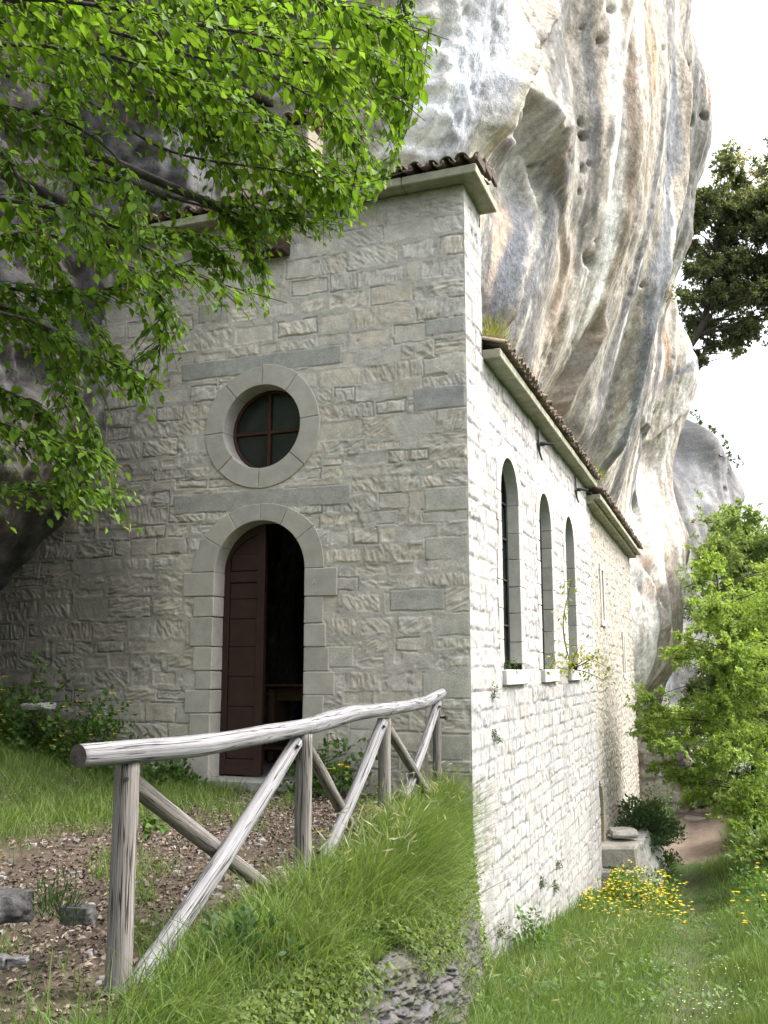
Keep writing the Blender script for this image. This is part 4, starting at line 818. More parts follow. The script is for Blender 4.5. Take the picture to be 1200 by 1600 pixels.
# scattered tall stems near the foot of the first post and along the left edge of the picture
n = 12000; x = rs.uniform(-1.6, .75, n); y = rs.uniform(-8.6, -5.6, n); k = (x < edge_x(y) + .1) & (rs.rand(n) < np.clip(ss(-.5, .45, x) * .55 + .8 * ss(.1, .45, fbm(x * 2.2, y * 2.2, 0, 95, 2)), 0, 1)) & clump(x, y, 1.6, 96, -.4, .3); x, y = x[k], y[k]
tag(blades(rs, on_ground(x, y), rs.uniform(.10, .42, len(x)), rs.uniform(.004, .009, len(x)), .35 * rs.randn(len(x), 2), (.06, .115, .02), (.12, .19, .045), .5), kind='stuff')
# tufts on the terrace and the green slope on its left
n = 90000; x = rs.uniform(-8.2, .2, n); y = rs.uniform(-6.4, -.05, n)
dens = ss(-2.3, -3.6, x + .7 * fbm(x * .8, y * .8, 0, 41, 3)) * ss(-6.0, -4.9, y + .5 * fbm(x * 1.2, y * 1.2, 0, 43, 2)) * ss(-.55, -.15, fbm(x * 1.4, y * 1.4, 0, 44, 3)); dens = np.maximum(dens, .55 * ss(.28, .5, fbm(x * 2.3, y * 2.3, 0, 42, 2)))
k = (rs.rand(n) < dens) & (x < edge_x(y) - .2); x, y = x[k], y[k]
tag(blades(rs, on_ground(x, y), rs.uniform(.06, .30, len(x)), rs.uniform(.004, .010, len(x)), .45 * rs.randn(len(x), 2), (.085, .15, .03), (.17, .24, .07), .6), kind='stuff')
# the meadow below
n = 120000; d_ = 6.2 + 36 * rs.rand(n) ** 1.9; lat = rs.uniform(-.12, .47, n); x = EYE[0] + _F[0] * d_ + _R[0] * lat * d_; y = EYE[1] + _F[1] * d_ + _R[1] * lat * d_
q = np.abs(x - path_x(y)); bt = bank_t(x, y); dirt = ss(15.5, 17.5, y) * ss(1.5, .9, q)
k = ((x > .03) | (y < 0)) & ((bt > .85) | (y > .5)) & (rs.rand(n) < (1 - dirt)) & (rs.rand(n) < np.where(q < .4, .92, 1)) & ((y < 18) | (x > .4)); x, y, d_, q = x[k], y[k], d_[k], q[k]
H = (rs.uniform(.10, .30, len(x)) * (.16 + .84 * ss(.15, .8, q + .25 * fbm(x * 1.5, y * 1.5, 0, 97, 2))) * (1 + .35 * ss(1.0, .4, x) * ss(9, 6, y)) * (.7 + .6 * np.clip(fbm(x * .9, y * .9, 0, 98, 2) + .5, 0, 1)) + .035)
tag(blades(rs, on_ground(x, y), H, (.0045 + .0006 * d_) * rs.uniform(.7, 1.2, len(x)), .12 + .35 * rs.randn(len(x), 2), G1, G2, .6), kind='stuff')
# seed heads
def seedheads(x, y, Hh_, name='grass'):
    n = len(x); P = on_ground(x, y); D = np.stack([.28 * rs.randn(n) + .15, .28 * rs.randn(n), np.ones(n)], 1); top = P + D * Hh_[:, None]
    V1, F1, C1 = leaf_arrays(P, D, np.stack([rs.randn(n), rs.randn(n), 0 * x], 1), Hh_ * 1.05, .004, np.array([.13, .17, .06]), simple=True)
    bend = np.stack([.5 * rs.randn(n), .5 * rs.randn(n), .6 * rs.randn(n)], 1); V2, F2, C2 = leaf_arrays(top, bend, np.stack([rs.randn(n), rs.randn(n), 0 * x], 1), .11, .012, np.array([.30, .31, .20]), simple=True)
    return mesh(name, np.concatenate([V1, V2]), [np.concatenate([F1[0], F2[0] + len(V1)])], M['grass'], col=np.concatenate([C1, C2]))
y = rs.uniform(-5.0, -.6, 260); x = edge_x(y) + rs.uniform(-.35, .2, 260); tag(seedheads(x, y, rs.uniform(.3, .5, 260)), kind='stuff')
y = rs.uniform(-3.5, 6, 240); x = rs.uniform(.9, 1.6, 240); tag(seedheads(x, y, rs.uniform(.25, .45, 240)), kind='stuff')
n = 9000; d_ = 6.4 + 16 * rs.rand(n) ** 1.5; lat = rs.uniform(-.1, .45, n); x = EYE[0] + _F[0] * d_ + _R[0] * lat * d_; y = EYE[1] + _F[1] * d_ + _R[1] * lat * d_
k = (bank_t(x, y) > .9) & ((x > .05) | (y < 0)) & (fbm(x * 1.6, y * 1.6, 0, 191, 3) > .06); x, y = x[k], y[k]; n = len(x); a_ = rs.rand(n) * 6.28; P_ = on_ground(x, y); P_[:, 2] += .03 + .14 * rs.rand(n)
V, F_, c_ = leaf_arrays(P_, np.stack([np.cos(a_), np.sin(a_), .3 + .4 * rs.rand(n)], 1), np.stack([.4 * rs.randn(n), .4 * rs.randn(n), np.ones(n)], 1), rs.uniform(.04, .11, n), rs.uniform(.025, .05, n), vary(rs, n, (.06, .12, .03), (.13, .21, .06)), simple=True)
tag(mesh('ground_cover', V, F_, M['leaf'], col=c_), kind='stuff')
n = 100; c0 = [at(1105, 1492, 10.5), at(1080, 1560, 9.0), at(1130, 1590, 8.6)]; q = np.array([c0[i % 3] for i in range(n)]) + rs.randn(n, 3) * np.array([.28, .45, 0]); P_ = on_ground(q[:, 0], q[:, 1]); P_[:, 2] += .10 + .05 * rs.rand(n); VV = []; FF = []; o_ = 0
for p in range(3):
    a_ = p * 1.05 + rs.rand(n); D = np.stack([np.cos(a_), np.sin(a_), 0 * a_], 1); V, F_, c_ = leaf_arrays(P_ - D * .009, D, np.tile([0, 0, 1.0], (n, 1)) + .2 * rs.randn(n, 3), .018, .012, np.array([.8, .79, .78]), simple=True); VV.append(V); FF.append(F_[0] + o_); o_ += len(V)
tag(mesh('daisies', np.concatenate(VV), [np.concatenate(FF)], M['leaf'], col=np.array([.8, .79, .78])), kind='stuff')
# dead leaves on the terrace
n = 30000; x = rs.uniform(-5, .55, n); y = -8.6 + 8.5 * rs.rand(n) ** .8; k = (x < edge_x(y) + .15) & clump(x, y, 1.2, 99, -.8, .0); x, y = x[k], y[k]; n = len(x)
P_ = np.stack([x, y, z_ground(x, y) + rs.uniform(.002, .02, n)], 1); a_ = rs.rand(n) * 6.28; D = np.stack([np.cos(a_), np.sin(a_), rs.uniform(-.25, .35, n)], 1)
V, F_, c_ = leaf_arrays(P_, D, np.stack([.5 * rs.randn(n), .5 * rs.randn(n), np.ones(n)], 1), rs.uniform(.018, .055, n), rs.uniform(.012, .034, n), vary(rs, n, (.065, .050, .038), (.21, .17, .135), .4), fold=.5 , curl=.3)
tag(mesh('leaf_litter', V, F_, M['litter'], col=c_), kind='stuff')
mb = MB()
for k_ in range(420):                                                              # pebbles and chips trodden into the path
    y_ = -8.4 + 8 * random.random() ** .8; x_ = random.uniform(-2.6, .35)
    if x_ < edge_x(y_) - .05: s_ = random.choice([.015, .02, .03, .045]); rock_shape(mb, (x_, y_, float(z_ground(np.array(x_), np.array(y_))) + s_ * .15), (s_ * 1.5, s_, s_ * .7), k_, 4, .2, random.random() * 6, np.array([.24, .22, .21]) * random.uniform(.5, 1.4))
tag(mb.build('gravel', M['rock'], None, True, True), kind='stuff')

# ================================================================== RETAINING WALL under the terrace edge
u = np.arange(-8.8, -.02, .022); v = np.arange(0, 2.3, .022)
h, col, U, V_ = masonry(u, v, 404, ch=(.14, .34), sw=(.14, .5), amp=.05, smooth_p=.0, stonec=(.105, .10, .10), mortc=(.045, .042, .03), mort=(.01, .06), gap_p=.8, jit=4.0)
h = h + .07 * fbm(U * 1.5, V_ * 1.5, 0, 411, 4); k = ss(-.1, .3, fbm(U * 2.2, V_ * 2.2, 0, 412, 4))[..., None] * .7; col = col * (1 - k) + np.array([.085, .085, .06]) * k
s_ = V_ / 2.3; wd_ = .52 - .2 * ss(-1.6, -.2, U); t = .50 + .5 * s_; X0 = edge_x(U) + wd_ * t; kk = .25 + .75 * np.clip((t - .55) / .45, 0, 1); ex = edge_x(U)
Zw = z_ter(ex + wd_ * t, U) * (1 - kk) + z_low(ex + wd_ * t, U) * kk - .15 * ss(.8, 1, s_)
V = np.stack([X0 + .05 + h * 1.0, U, Zw + .03], -1); V[0, :, 0] -= .3; V[:, 0, 2] -= .12; V[:, 0, 0] -= .1; V[-1, :, 0] -= .3
rw_ = mesh('retaining_wall', V.reshape(-1, 3), [grid_faces(*U.shape, flip=True)], M['wall'], col=col.reshape(-1, 3))
tag(rw_, 'mossy rubble retaining wall half hidden by grass below the railing', 'wall')

# ================================================================== BUSHES and small plants
def bush(name, label, cat, c, size, n, L, c1, c2, seed, group=None, flowers=0, fcol=(.75, .5, .03), fsize=.03, stems=5, simple=False, wide=.55, flat=.3, up=.5, stemc='bark'):
    """leaves spread through an uneven dome, with thin stems"""
    rs = RS(seed); c = np.array(c, float); sx, sy, sz = size
    root = empty(name, c, label=label, cat=cat, group=group) if cat else None
    D = rs.randn(n, 3); D /= np.linalg.norm(D, axis=1)[:, None]; D[:, 2] = np.abs(D[:, 2]) * .95 - .05
    lump = 1 + .42 * fbm(D[:, 0] * 1.8 + seed, D[:, 1] * 1.8, D[:, 2] * 1.8, seed, 3) * 1.6
    r = (rs.rand(n) ** .42) * lump * (.93 + .14 * rs.rand(n)); P = c + D * r[:, None] * np.array([sx / 2, sy / 2, sz])
    holes = fbm(P[:, 0] * 2.2 / max(sx, .3), P[:, 1] * 2.2 / max(sx, .3), P[:, 2] * 2.2 / max(sz, .3), seed + 1, 2); k = holes > -.22; P, D = P[k], D[k]; m = len(P)
    d = D * .7 + .6 * rs.randn(m, 3) + np.array([0, 0, up - .3]); Nn = np.stack([.5 * rs.randn(m), .5 * rs.randn(m), np.ones(m)], 1) + D * .5
    V, F, cc = leaf_arrays(P, d, Nn, L * rs.uniform(.6, 1.25, m), L * wide * rs.uniform(.75, 1.2, m), vary(rs, m, c1, c2, .2), simple=simple)
    put(mesh('foliage', V, F, M['leaf'], col=cc), root)
    if stems:
        mb = MB()
        for i in range(stems):
            e = P[rs.randint(m)]; b = c + np.array([rs.uniform(-.12, .12) * sx, rs.uniform(-.12, .12) * sy, -.05]); mb.tube(spline([b, (b + e) / 2 + [0, 0, .1 * sz], e], 7), [.012 * sz + .004, .003], 5)
        mb.build('stem', M['bark'] if stemc == 'bark' else M['leaf'], root, True)
    if flowers:
        k = np.argsort(-(D[:, 2] + .8 * r[:len(holes)][holes > -.22] - .5 * D[:, 1]))[rs.randint(0, max(flowers, int(m * .3)), flowers) % m] if flowers <= 100 else rs.randint(0, m, flowers); Pf = P[k] + D[k] * .05 + np.array([0, 0, .03]); VV = []; FF = []; CC_ = []; off = 0
        for p in range(4):
            a = p * np.pi / 2 + rs.rand(flowers) * .4; d = np.stack([np.cos(a), np.sin(a), .25 + 0 * a], 1); V, F, cc = leaf_arrays(Pf, d, np.tile([0, 0, 1.0], (flowers, 1)) + .3 * rs.randn(flowers, 3), fsize * .6, fsize * .5, vary(rs, flowers, fcol, np.array(fcol) * 1.15, .1), simple=True)
            VV.append(V); FF.append(F[0] + off); CC_.append(cc); off += len(V)
        if flowers > 100: o = put(mesh('flower', np.concatenate(VV), [np.concatenate(FF)], M['leaf'], col=np.concatenate(CC_)), root); o['kind'] = 'stuff'
        else:
            Va = np.stack([v.reshape(flowers, -1, 3) for v in VV], 1); Ca = np.stack([v.reshape(flowers, -1, 3) for v in CC_], 1); kk = Va.shape[2]; f1 = FF[0][:len(FF[0])].reshape(2, flowers, 3)[:, 0] if FF[0].shape[0] == 2 * flowers else FF[0]
            fq = np.concatenate([np.array([(0, 1, 2), (0, 2, 3)]) + kk * p for p in range(4)])
            for i in range(flowers): put(mesh('flower', Va[i].reshape(-1, 3), [fq], M['leaf'], col=Ca[i].reshape(-1, 3)), root)
    return root
def gp(x, y): return (x, y, float(z_ground(np.array(x), np.array(y))) - .02)
CEL1, CEL2 = (.05, .105, .022), (.10, .18, .04)
pA = hy(170, 1190, -.45); pB = hy(60, 1160, -.7); pC = hy(110, 1130, -.3)
bush('celandine', 'leafy celandine with yellow flowers against the left end of the front wall', 'plant', gp(pA[0] - .25, -.45), (1.7, 1.0, .95), 1700, .075, CEL1, CEL2, 501, 'leafy plants along the front wall', 26, fsize=.065, wide=.7)
bush('celandine', 'leafy plant with few yellow flowers at the foot of the left rock', 'plant', gp(-5.9, -.75), (1.9, 1.2, .95), 1900, .08, CEL1, CEL2, 502, 'leafy plants along the front wall', 12, fsize=.065, wide=.7)
bush('celandine', 'low leafy plant without flowers beside the door step, left of the door', 'plant', gp(-3.75, -.42), (1.1, .6, .42), 800, .07, (.045, .095, .02), (.085, .16, .035), 503, 'leafy plants along the front wall', 0, wide=.7)
bush('celandine', 'flowering leafy plant at the wall between the door and the railing end', 'plant', gp(-1.62, -.38), (1.2, .6, .75), 1000, .075, CEL1, CEL2, 504, 'leafy plants along the front wall', 9, fsize=.065, wide=.7)
bush('nettle_clump', 'dark green nettle clump on the bank beside the nearest brace', 'plant', at(372, 1560, 4.9), (.62, .6, .46), 620, .055, (.035, .075, .028), (.07, .13, .05), 505, None, 0, wide=.5, up=.9)
bush('nettle_clump', 'small broad leaved seedling on the leaf litter behind the first post', 'plant', at(228, 1300, 6.6), (.3, .3, .14), 60, .06, CEL1, CEL2, 506, None, 0, wide=.8, stems=2)
bush('weed', 'dark grass tuft beside the stone step near the left edge', 'plant', at(85, 1440, 5.0), (.34, .3, .22), 260, .085, (.035, .07, .02), (.06, .11, .03), 507, None, 0, wide=.10, up=1.4, stems=0, simple=True)
# small weeds rooted in the joints of the side wall
for i, (px, py, s, lab) in enumerate([(770, 1080, .20, 'small weed in the side wall just below the first window sill'), (772, 1152, .17, 'small weed in the side wall between the first sill and the bank top'), (870, 1350, .20, 'dark weed tuft highest of three low on the side wall'), (846, 1379, .16, 'smallest dark weed tuft low on the side wall, left of two others'), (866, 1385, .20, 'dark weed tuft lowest of three on the side wall'), (780, 1452, .26, 'dark weed tuft near the foot of the side wall by the bank'), (800, 1040, .25, 'dry weed on the sill of the first side window'), (857, 1028, .34, 'green weed growing on the sill of the second side window')]):
    bush('wall_weed', lab, 'weed', hx(px, py, .01) - np.array([.0, 0, s * .4]), (s * .9, s * 1.3, s), 260, .032, (.035, .06, .022), (.07, .105, .035), 520 + i, 'weeds rooted in the side wall', stems=0, simple=True, wide=.5)
bush('roof_grass', 'yellowish grass tuft on the nave roof next to the front gable', 'grass tuft', hx(772, 540, -.05), (.45, .9, .38), 420, .14, (.15, .17, .04), (.26, .28, .09), 541, 'tufts on the roof', stems=0, simple=True, wide=.10, up=1.3)
bush('roof_grass', 'bright grass tuft on the roof where chapel meets house', 'grass tuft', hx(932, 752, -.15), (.5, .9, .40), 420, .14, (.14, .18, .04), (.26, .32, .10), 542, 'tufts on the roof', stems=0, simple=True, wide=.10, up=1.3)
bush('cliff_shrub', 'sparse green shrub clinging to the cliff edge high beside the dark oak', 'shrub', cliff_surface(1036, 470), (1.3, 1.3, 1.0), 260, .13, (.11, .15, .05), (.2, .25, .1), 543, None, stems=4, simple=True)
# sapling growing out from the third window
sap = empty('sapling', hx(893, 1046, 0), label='thin leafy sapling leaning out of the third side window', cat='sapling')
mb = MB(); rs = RS(55); PP = []; DD = []
b0 = hx(893, 1046, -.05)
for tip, mid in [((893, 905), (880, 980)), ((958, 1048), (920, 1030)), ((950, 1066), (915, 1050)), ((868, 1040), (880, 1045)), ((905, 1010), (896, 1030)), ((935, 1020), (915, 1035))]:
    q = spline([b0, hx(*mid, .35), hx(*tip, .6)], 14); mb.tube(q, np.linspace(.013, .004, 14), 5)
    for j in range(5, 14):
        for r_ in range(5): PP.append(q[j] + rs.randn(3) * .09); DD.append(rs.randn(3) + [0.2, 0, .1])
mb.build('stem', M['bark'], sap, True); PP = np.array(PP); DD = np.array(DD)
V, F, cc = leaf_arrays(PP, DD, rs.randn(len(PP), 3) * .5 + [0, 0, 1], .085, .05, vary(rs, len(PP), (.13, .18, .04), (.30, .30, .07)), simple=True); put(mesh('foliage', V, F, M['leaf'], col=cc), sap)

# ================================================================== STONES
def stone(name, label, cat, c, size, seed, rotz=0, col=(.30, .295, .30), group=None, amp=.14, box=.6):
    mb = MB(); rock_shape(mb, (0, 0, 0), size, seed, 16, amp, rotz, np.array(col)); o = mb.build(name, M['rock'], None, True, True); o.location = Vector(c); tag(o, label, cat, group); return o
q = at(12, 1408, 4.9); stone('step_stone', 'large grey step stone at the left edge of the path', 'stone', (q[0] - .13, q[1] + .03, q[2] - .03), (.50, .26, .17), 3, -.25, (.085, .082, .082), box=.4)
q = at(122, 1412, 5.0); stone('step_stone', 'half buried grey step stone between grass tufts and the first post', 'stone', (q[0], q[1], q[2] - .05), (.18, .11, .09), 4, .1, (.085, .082, .08), box=.3)
q = at(2, 1500, 4.3); stone('small_stone', 'pale loose stone below the large step stone', 'stone', q, (.07, .06, .045), 5, 0, (.12, .117, .115))
q = at(28, 1500, 4.3); stone('small_stone', 'flat pale stone lying on the leaf litter at the left edge', 'stone', q, (.09, .06, .03), 6, .4, (.12, .117, .115))
q = at(60, 1104, 12.2); stone('small_stone', 'whitish stone among the plants at the left rock', 'stone', q, (.40, .22, .10), 7, .2, (.36, .355, .34))
# the stone steps in front of the small doorway of the house
steps = empty('stone_steps', (.5, 12, -3.7), label='heavy stone steps and bastion built against the house by its small doorway', cat='steps')
mb = MB(); SCOL = np.array([.36, .335, .29])
for i, (c, s, k_) in enumerate([((.30, 11.35, -2.66), (.86, 1.05, .46), 1), ((.36, 11.25, -3.10), (.98, 1.1, .42), 1), ((.52, 11.15, -3.55), (.95, 1.1, .5), .8), ((.30, 10.75, -3.5), (.55, .6, .5), .95)]): mb.box(c, s, bev=.05, jit=.03, seed=i + 3, col=SCOL * k_)
put(mb.build('block', M['rock'], None, False, True), steps)
u = np.arange(11.6, 17.4, .04); v = np.arange(0, 1, .025); h, col, U, V_ = masonry(u, np.arange(0, 1.8, .045), 606, ch=(.2, .4), sw=(.25, .6), amp=.05, stonec=(.44, .43, .41), mortc=(.27, .26, .2), jit=2.5)
Xb = .72 - .45 * ss(15, 17.4, U) + (1.8 - V_) * .30 + h; mb = MB(); V = np.stack([Xb, U, -4.1 + V_ * .95], -1); V[:, -1, 0] -= .9; V[0, :, 0] -= .8; V[-1, :, 0] -= .8
put(mesh('bastion', V.reshape(-1, 3), [grid_faces(*U.shape)], M['wall'], col=col.reshape(-1, 3)), steps)
mb = MB(); rock_shape(mb, (.32, 11.9, -2.30), (.62, .8, .17), 9, 12, .08, .3, np.array([.40, .38, .34])); put(mb.build('slab', M['rock'], None, True, True), steps)
bush('ivy_bush', 'dense blue green bush on top of the stone bastion by the house', 'bush', (.62, 14.2, -2.75), (1.5, 3.6, 1.0), 5000, .12, (.05, .09, .045), (.10, .16, .075), 551, 'bushes around the stone steps', simple=True)
bush('ivy_bush', 'narrow dark bush between the chapel wall and the stone steps', 'bush', (.22, 10.45, -3.9), (.55, .7, 1.05), 650, .10, (.04, .085, .03), (.08, .14, .05), 552, 'bushes around the stone steps', simple=True)
bush('ivy_bush', 'small bush at the path side of the stone bastion', 'bush', (1.1, 13.4, -3.75), (.6, 1.2, .8), 500, .10, (.06, .11, .04), (.12, .19, .06), 553, 'bushes around the stone steps', simple=True)
bush('ivy_bush', 'dark low bush at the grass edge of the bare earth patch', 'bush', at(1040, 1352, 24.5), (.8, .8, .5), 420, .10, (.04, .075, .03), (.07, .12, .045), 554, 'bushes around the stone steps', simple=True)
bush('ivy_bush', 'leafy bush at the far corner of the house foot', 'bush', (.35, 20.0, -3.7), (1.6, 2.0, 1.7), 1100, .12, (.06, .11, .04), (.12, .2, .07), 555, 'bushes around the stone steps', simple=True)
bush('broad_weed', 'leafy weed clump at the foot of the side wall near the bank', 'plant', (.28, 1.75, -2.25), (.5, .7, .55), 420, .09, (.06, .12, .035), (.11, .2, .06), 556, None, simple=True)
# yellow flowers in front of the steps
fb = bush('flower_patch', 'patch of yellow flowering plants in front of the stone steps', 'flowers', (.80, 7.5, -2.98), (1.7, 4.2, .66), 3400, .09, (.06, .13, .03), (.11, .20, .05), 557, None, 900, (.78, .57, .06), .06, simple=True)
fb2 = bush('flower_patch', 'loose patch of yellow flowers in the grass on the right of the path', 'flowers', at(1200, 1420, 14), (1.0, 3.0, .5), 700, .09, (.06, .13, .03), (.11, .20, .05), 558, None, 22, (.80, .52, .02), .06, simple=True)
for i, (q, sz, lab) in enumerate([(at(1165, 1265, 27), (2.2, 3.0, 1.1), 'pale leafy shrub on the slope below the young tree'), (at(1130, 1240, 33), (2.4, 3.0, 1.3), 'leafy shrub between the bare earth patch and the far cliff foot'), (at(1200, 1330, 20), (1.3, 2.4, .7), 'low leafy shrub at the right edge of the grass beyond the thin trunk')]):
    bush('slope_shrub', lab, 'shrub', q - np.array([0, 0, .1]), sz, 2600, .13, (.09, .15, .04), (.18, .26, .07), 560 + i, 'shrubs on the slope right of the path', simple=True)
# earth bank and litter at the cliff foot
stone('boulder', 'flat pale rock at the far end of the bare earth patch', 'stone', at(1062, 1283, 33), (2.6, .9, .35), 12, .1, (.42, .36, .31))
stone('boulder', 'dark rock on the grass behind the bare earth patch', 'stone', at(1088, 1281, 34), (.75, .6, .4), 13, .5, (.10, .09, .085))

# ================================================================== IRON tie-rod anchors under the eave
for i, (px, py, lab) in enumerate([(842, 695, 'dark iron wall anchor under the eave between the first and second windows'), (900, 766, 'dark iron wall anchor under the eave close to the house')]):
    c = hx(px, py, .03); a_ = empty('wall_anchor', c, label=lab, cat='wall anchor', group='iron wall anchors under the eave')
    mb = MB(); mb.box(c + [.005, -.02, .14], (.022, .10, .30), bev=.004); mb.tube([c + [.005, -.02, 0], c + [.005, .0, -.12], c + [.03, .10, -.24]], [.028, .02, .014], 6); mb.build('plate', M['iron'], a_)
    mb = MB(); mb.tube([c + [0, .03, .02], c + [.09, .05, .02]], [.04, .038], 10); mb.tube([c + [.09, .05, .02], c + [.24, .07, .0]], [.026, .026], 8); mb.build('bolt', M['iron'], a_)
# dark wooden box under the front eave
bx_ = hy(415, 372, -.14); wb = empty('wooden_box', bx_, label='dark weathered wooden box hanging under the front eave below the bell gable', cat='box')
mb = MB(); mb.box(bx_ + [0, .0, .0], (.62, .22, .50), bev=.01, jit=.01); mb.build('body', M['oldwood'], wb)
mb = MB(); mb.box(bx_ + [.29, -.125, .02], (.075, .03, .56), bev=.006); mb.box(bx_ + [-.02, -.125, -.2], (.5, .028, .06), bev=.006); mb.build('batten', M['oldwood'], wb)
# ================================================================== inside the room: a pew and a crucifix, seen through the open door
pew = empty('pew', (-2.6, 2.6, 0), label='dark wooden pew standing just inside the open doorway', cat='pew')
def pb(name, c, s): mb = MB(); mb.box(c, s, bev=.008); return mb.build(name, M['pew'], pew)
pb('backrest', (-2.7, 2.25, .98), (1.9, .05, .22)); pb('shelf', (-2.7, 2.12, 1.10), (1.94, .26, .035)); pb('seat', (-2.7, 2.72, .46), (1.9, .42, .04)); pb('kneeler', (-2.7, 2.0, .2), (1.9, .16, .04))
for x_ in (-3.62, -2.62, -1.78): pb('leg', (x_, 2.4, .52), (.09, .55, 1.04))
cr = empty('crucifix', (-3.6, 9.85, 2.4), label='dark crucifix on the back wall of the dim room behind the open door', cat='crucifix'); mb = MB(); mb.box((-4.15, 9.84, 2.3), (.14, .05, 1.9)); mb.box((-4.15, 9.83, 2.75), (1.0, .05, .14)); mb.build('cross', M['oldwood'], cr)

# ================================================================== TREES
def ivy(): 
    rs = RS(71); n = 30000; y = rs.uniform(-8.4, .02, n); t = rs.uniform(.2, 1.05, n); wd_ = .52 - .2 * ss(-1.6, -.2, y); x = edge_x(y) + t * wd_
    k = rs.rand(n) < ss(.02, .35, fbm(y * 1.3, t * 2.2, 0, 72, 3) + .24 + .25 * ss(.7, .35, t)); x, y, t, wd_ = x[k], y[k], t[k], wd_[k]; m = len(x)
    P = np.stack([x + .06 + .10 * rs.rand(m), y, z_ground(x, y) + .02 + .04 * rs.rand(m)], 1); D = np.stack([.5 + .5 * rs.randn(m), .7 * rs.randn(m), -.5 + .6 * rs.randn(m)], 1)
    V, F, cc = leaf_arrays(P, D, np.stack([np.ones(m), .4 * rs.randn(m), .7 + .4 * rs.randn(m)], 1), rs.uniform(.02, .05, m), rs.uniform(.015, .035, m), vary(rs, m, (.07, .12, .025), (.17, .22, .06), .25), simple=True)
    tag(mesh('ground_ivy', V, F, M['leaf'], col=cc), kind='stuff')
ivy()
def clump_tree(name, label, base, trunk, clumps, n, L, c1, c2, seed, group=None, trunk_r=.06, flat=.55, simple=True, cat='tree', limb=None, wide=.5, barkc='bark', hang=-.1):
    """trunk polyline; a limb to every leaf clump (centre, radius); leaves gathered on twigs round the limbs' ends"""
    rs = RS(seed); root = empty(name, base, label=label, cat=cat, group=group); mb = MB()
    tr = spline(trunk, 18); mb.tube(tr, np.linspace(trunk_r, trunk_r * .35, 18), 8, .12, seed); put(mb.build('trunk', M['bark'], None, True), root)
    ml = MB(); VV = []; FF = []; CC_ = []; off = 0
    for c, r in clumps:
        c = np.array(c); d = np.linalg.norm(tr - c, axis=1) + np.maximum(tr[:, 2] - c[2] + .2, 0) * 2; s = tr[int(np.argmin(d))]
        mid = (s + c) / 2 + rs.randn(3) * r * .2 + [0, 0, r * .25]; ml.tube(spline([s, mid, c], 8), np.linspace(trunk_r * .3, .005, 8), 5)
        m = int(n * (r ** 2)); tw = max(5, int(m / 16)); tips = c + rs.randn(tw, 3) * r * np.array([.68, .68, .68 * flat]); tips = tips[fbm(tips[:, 0] * 1.6 / r, tips[:, 1] * 1.6 / r, tips[:, 2] * 2.2 / r, seed + 5, 2) > -.25]
        for tp in tips[:: 3]: ml.tube([c + (tp - c) * .05, (tp + c) / 2 + [0, 0, .05 * r], tp], [.006, .004, .002], 4, caps=False)
        k = rs.randint(0, len(tips), m); dirs = tips[k] - c; dirs /= np.linalg.norm(dirs, axis=1)[:, None] + 1e-6
        P = tips[k] - dirs * (rs.rand(m, 1) * r * .42) + rs.randn(m, 3) * r * .07; D = dirs * .6 + .6 * rs.randn(m, 3) + [0, 0, hang]; Nn = np.stack([.45 * rs.randn(m), .45 * rs.randn(m), np.ones(m)], 1)
        V, F, cc = leaf_arrays(P, D, Nn, L * rs.uniform(.6, 1.25, m), L * wide * rs.uniform(.8, 1.2, m), vary(rs, m, c1, c2, .18), simple=simple); VV.append(V); FF.append([f + off for f in F]); CC_.append(cc); off += len(V)
    put(ml.build('limb', M['bark'], None, True), root)
    put(mesh('crown', np.concatenate(VV), [np.concatenate([f[i] for f in FF]) for i in range(len(FF[0]))], M['leaf'], col=np.concatenate(CC_)), root); return root
def px_clumps(lst, rs, depth, jitter=1.0, sub=3, rscale=1.0):
    out = []
    for px, py, r in lst:
        for k in range(sub):
            a, b = rs.randn(2) * r * .45; d = depth + rs.randn() * jitter; out.append((at(px + a, py + b * .8, d), r * .62 * d / FPX * rscale))
    return out
rr_ = RS(81);  B = at(1188, 1322, 23.5)
tr = [B + [0, 0, -.2], at(1178, 1290, 23.5), at(1182, 1240, 23.3), at(1172, 1180, 23.2), at(1150, 1110, 23), at(1130, 1040, 23), at(1125, 960, 23), at(1120, 900, 23)]
cl = px_clumps([(1130, 910, 42), (1165, 950, 48), (1110, 975, 45), (1180, 1010, 45), (1140, 1030, 50), (1085, 1040, 42), (1190, 1080, 42), (1120, 1100, 50), (1060, 1110, 42), (1035, 1135, 34), (1160, 1150, 48), (1085, 1165, 45), (1040, 1165, 30), (1195, 1190, 42), (1120, 1195, 38), (1160, 1230, 34), (1195, 1250, 36), (1080, 1205, 26), (1055, 1010, 24), (1045, 1175, 26), (1250, 1000, 60), (1012, 1112, 26), (1030, 1160, 26), (1100, 1235, 34), (1150, 1265, 34), (1062, 1215, 26), (1190, 1280, 34), (1140, 990, 45), (1170, 1110, 45), (1140, 1150, 45), (1250, 1150, 60), (1230, 900, 50), (1260, 1260, 50)], rr_, 23, 1.0, 3)
clump_tree('young_tree', 'young bright green leaning tree right of the path, nearest the chapel', B, tr, cl, 4200, .10, (.17, .27, .055), (.34, .46, .13), 82, 'trees right of the path', .05, .6)
B = at(1180, 1240, 33); tr = [B, at(1175, 1100, 33), at(1160, 950, 33), at(1165, 840, 33)]
cl = px_clumps([(1120, 830, 36), (1160, 810, 30), (1150, 850, 50), (1180, 870, 46), (1110, 870, 30), (1195, 900, 50), (1140, 900, 50), (1190, 960, 55), (1130, 960, 45), (1100, 1090, 30), (1105, 1140, 30), (1170, 1040, 60), (1190, 1130, 60), (1240, 850, 60), (1250, 980, 80), (1240, 1130, 80)], RS(83), 33, 1.2, 3)
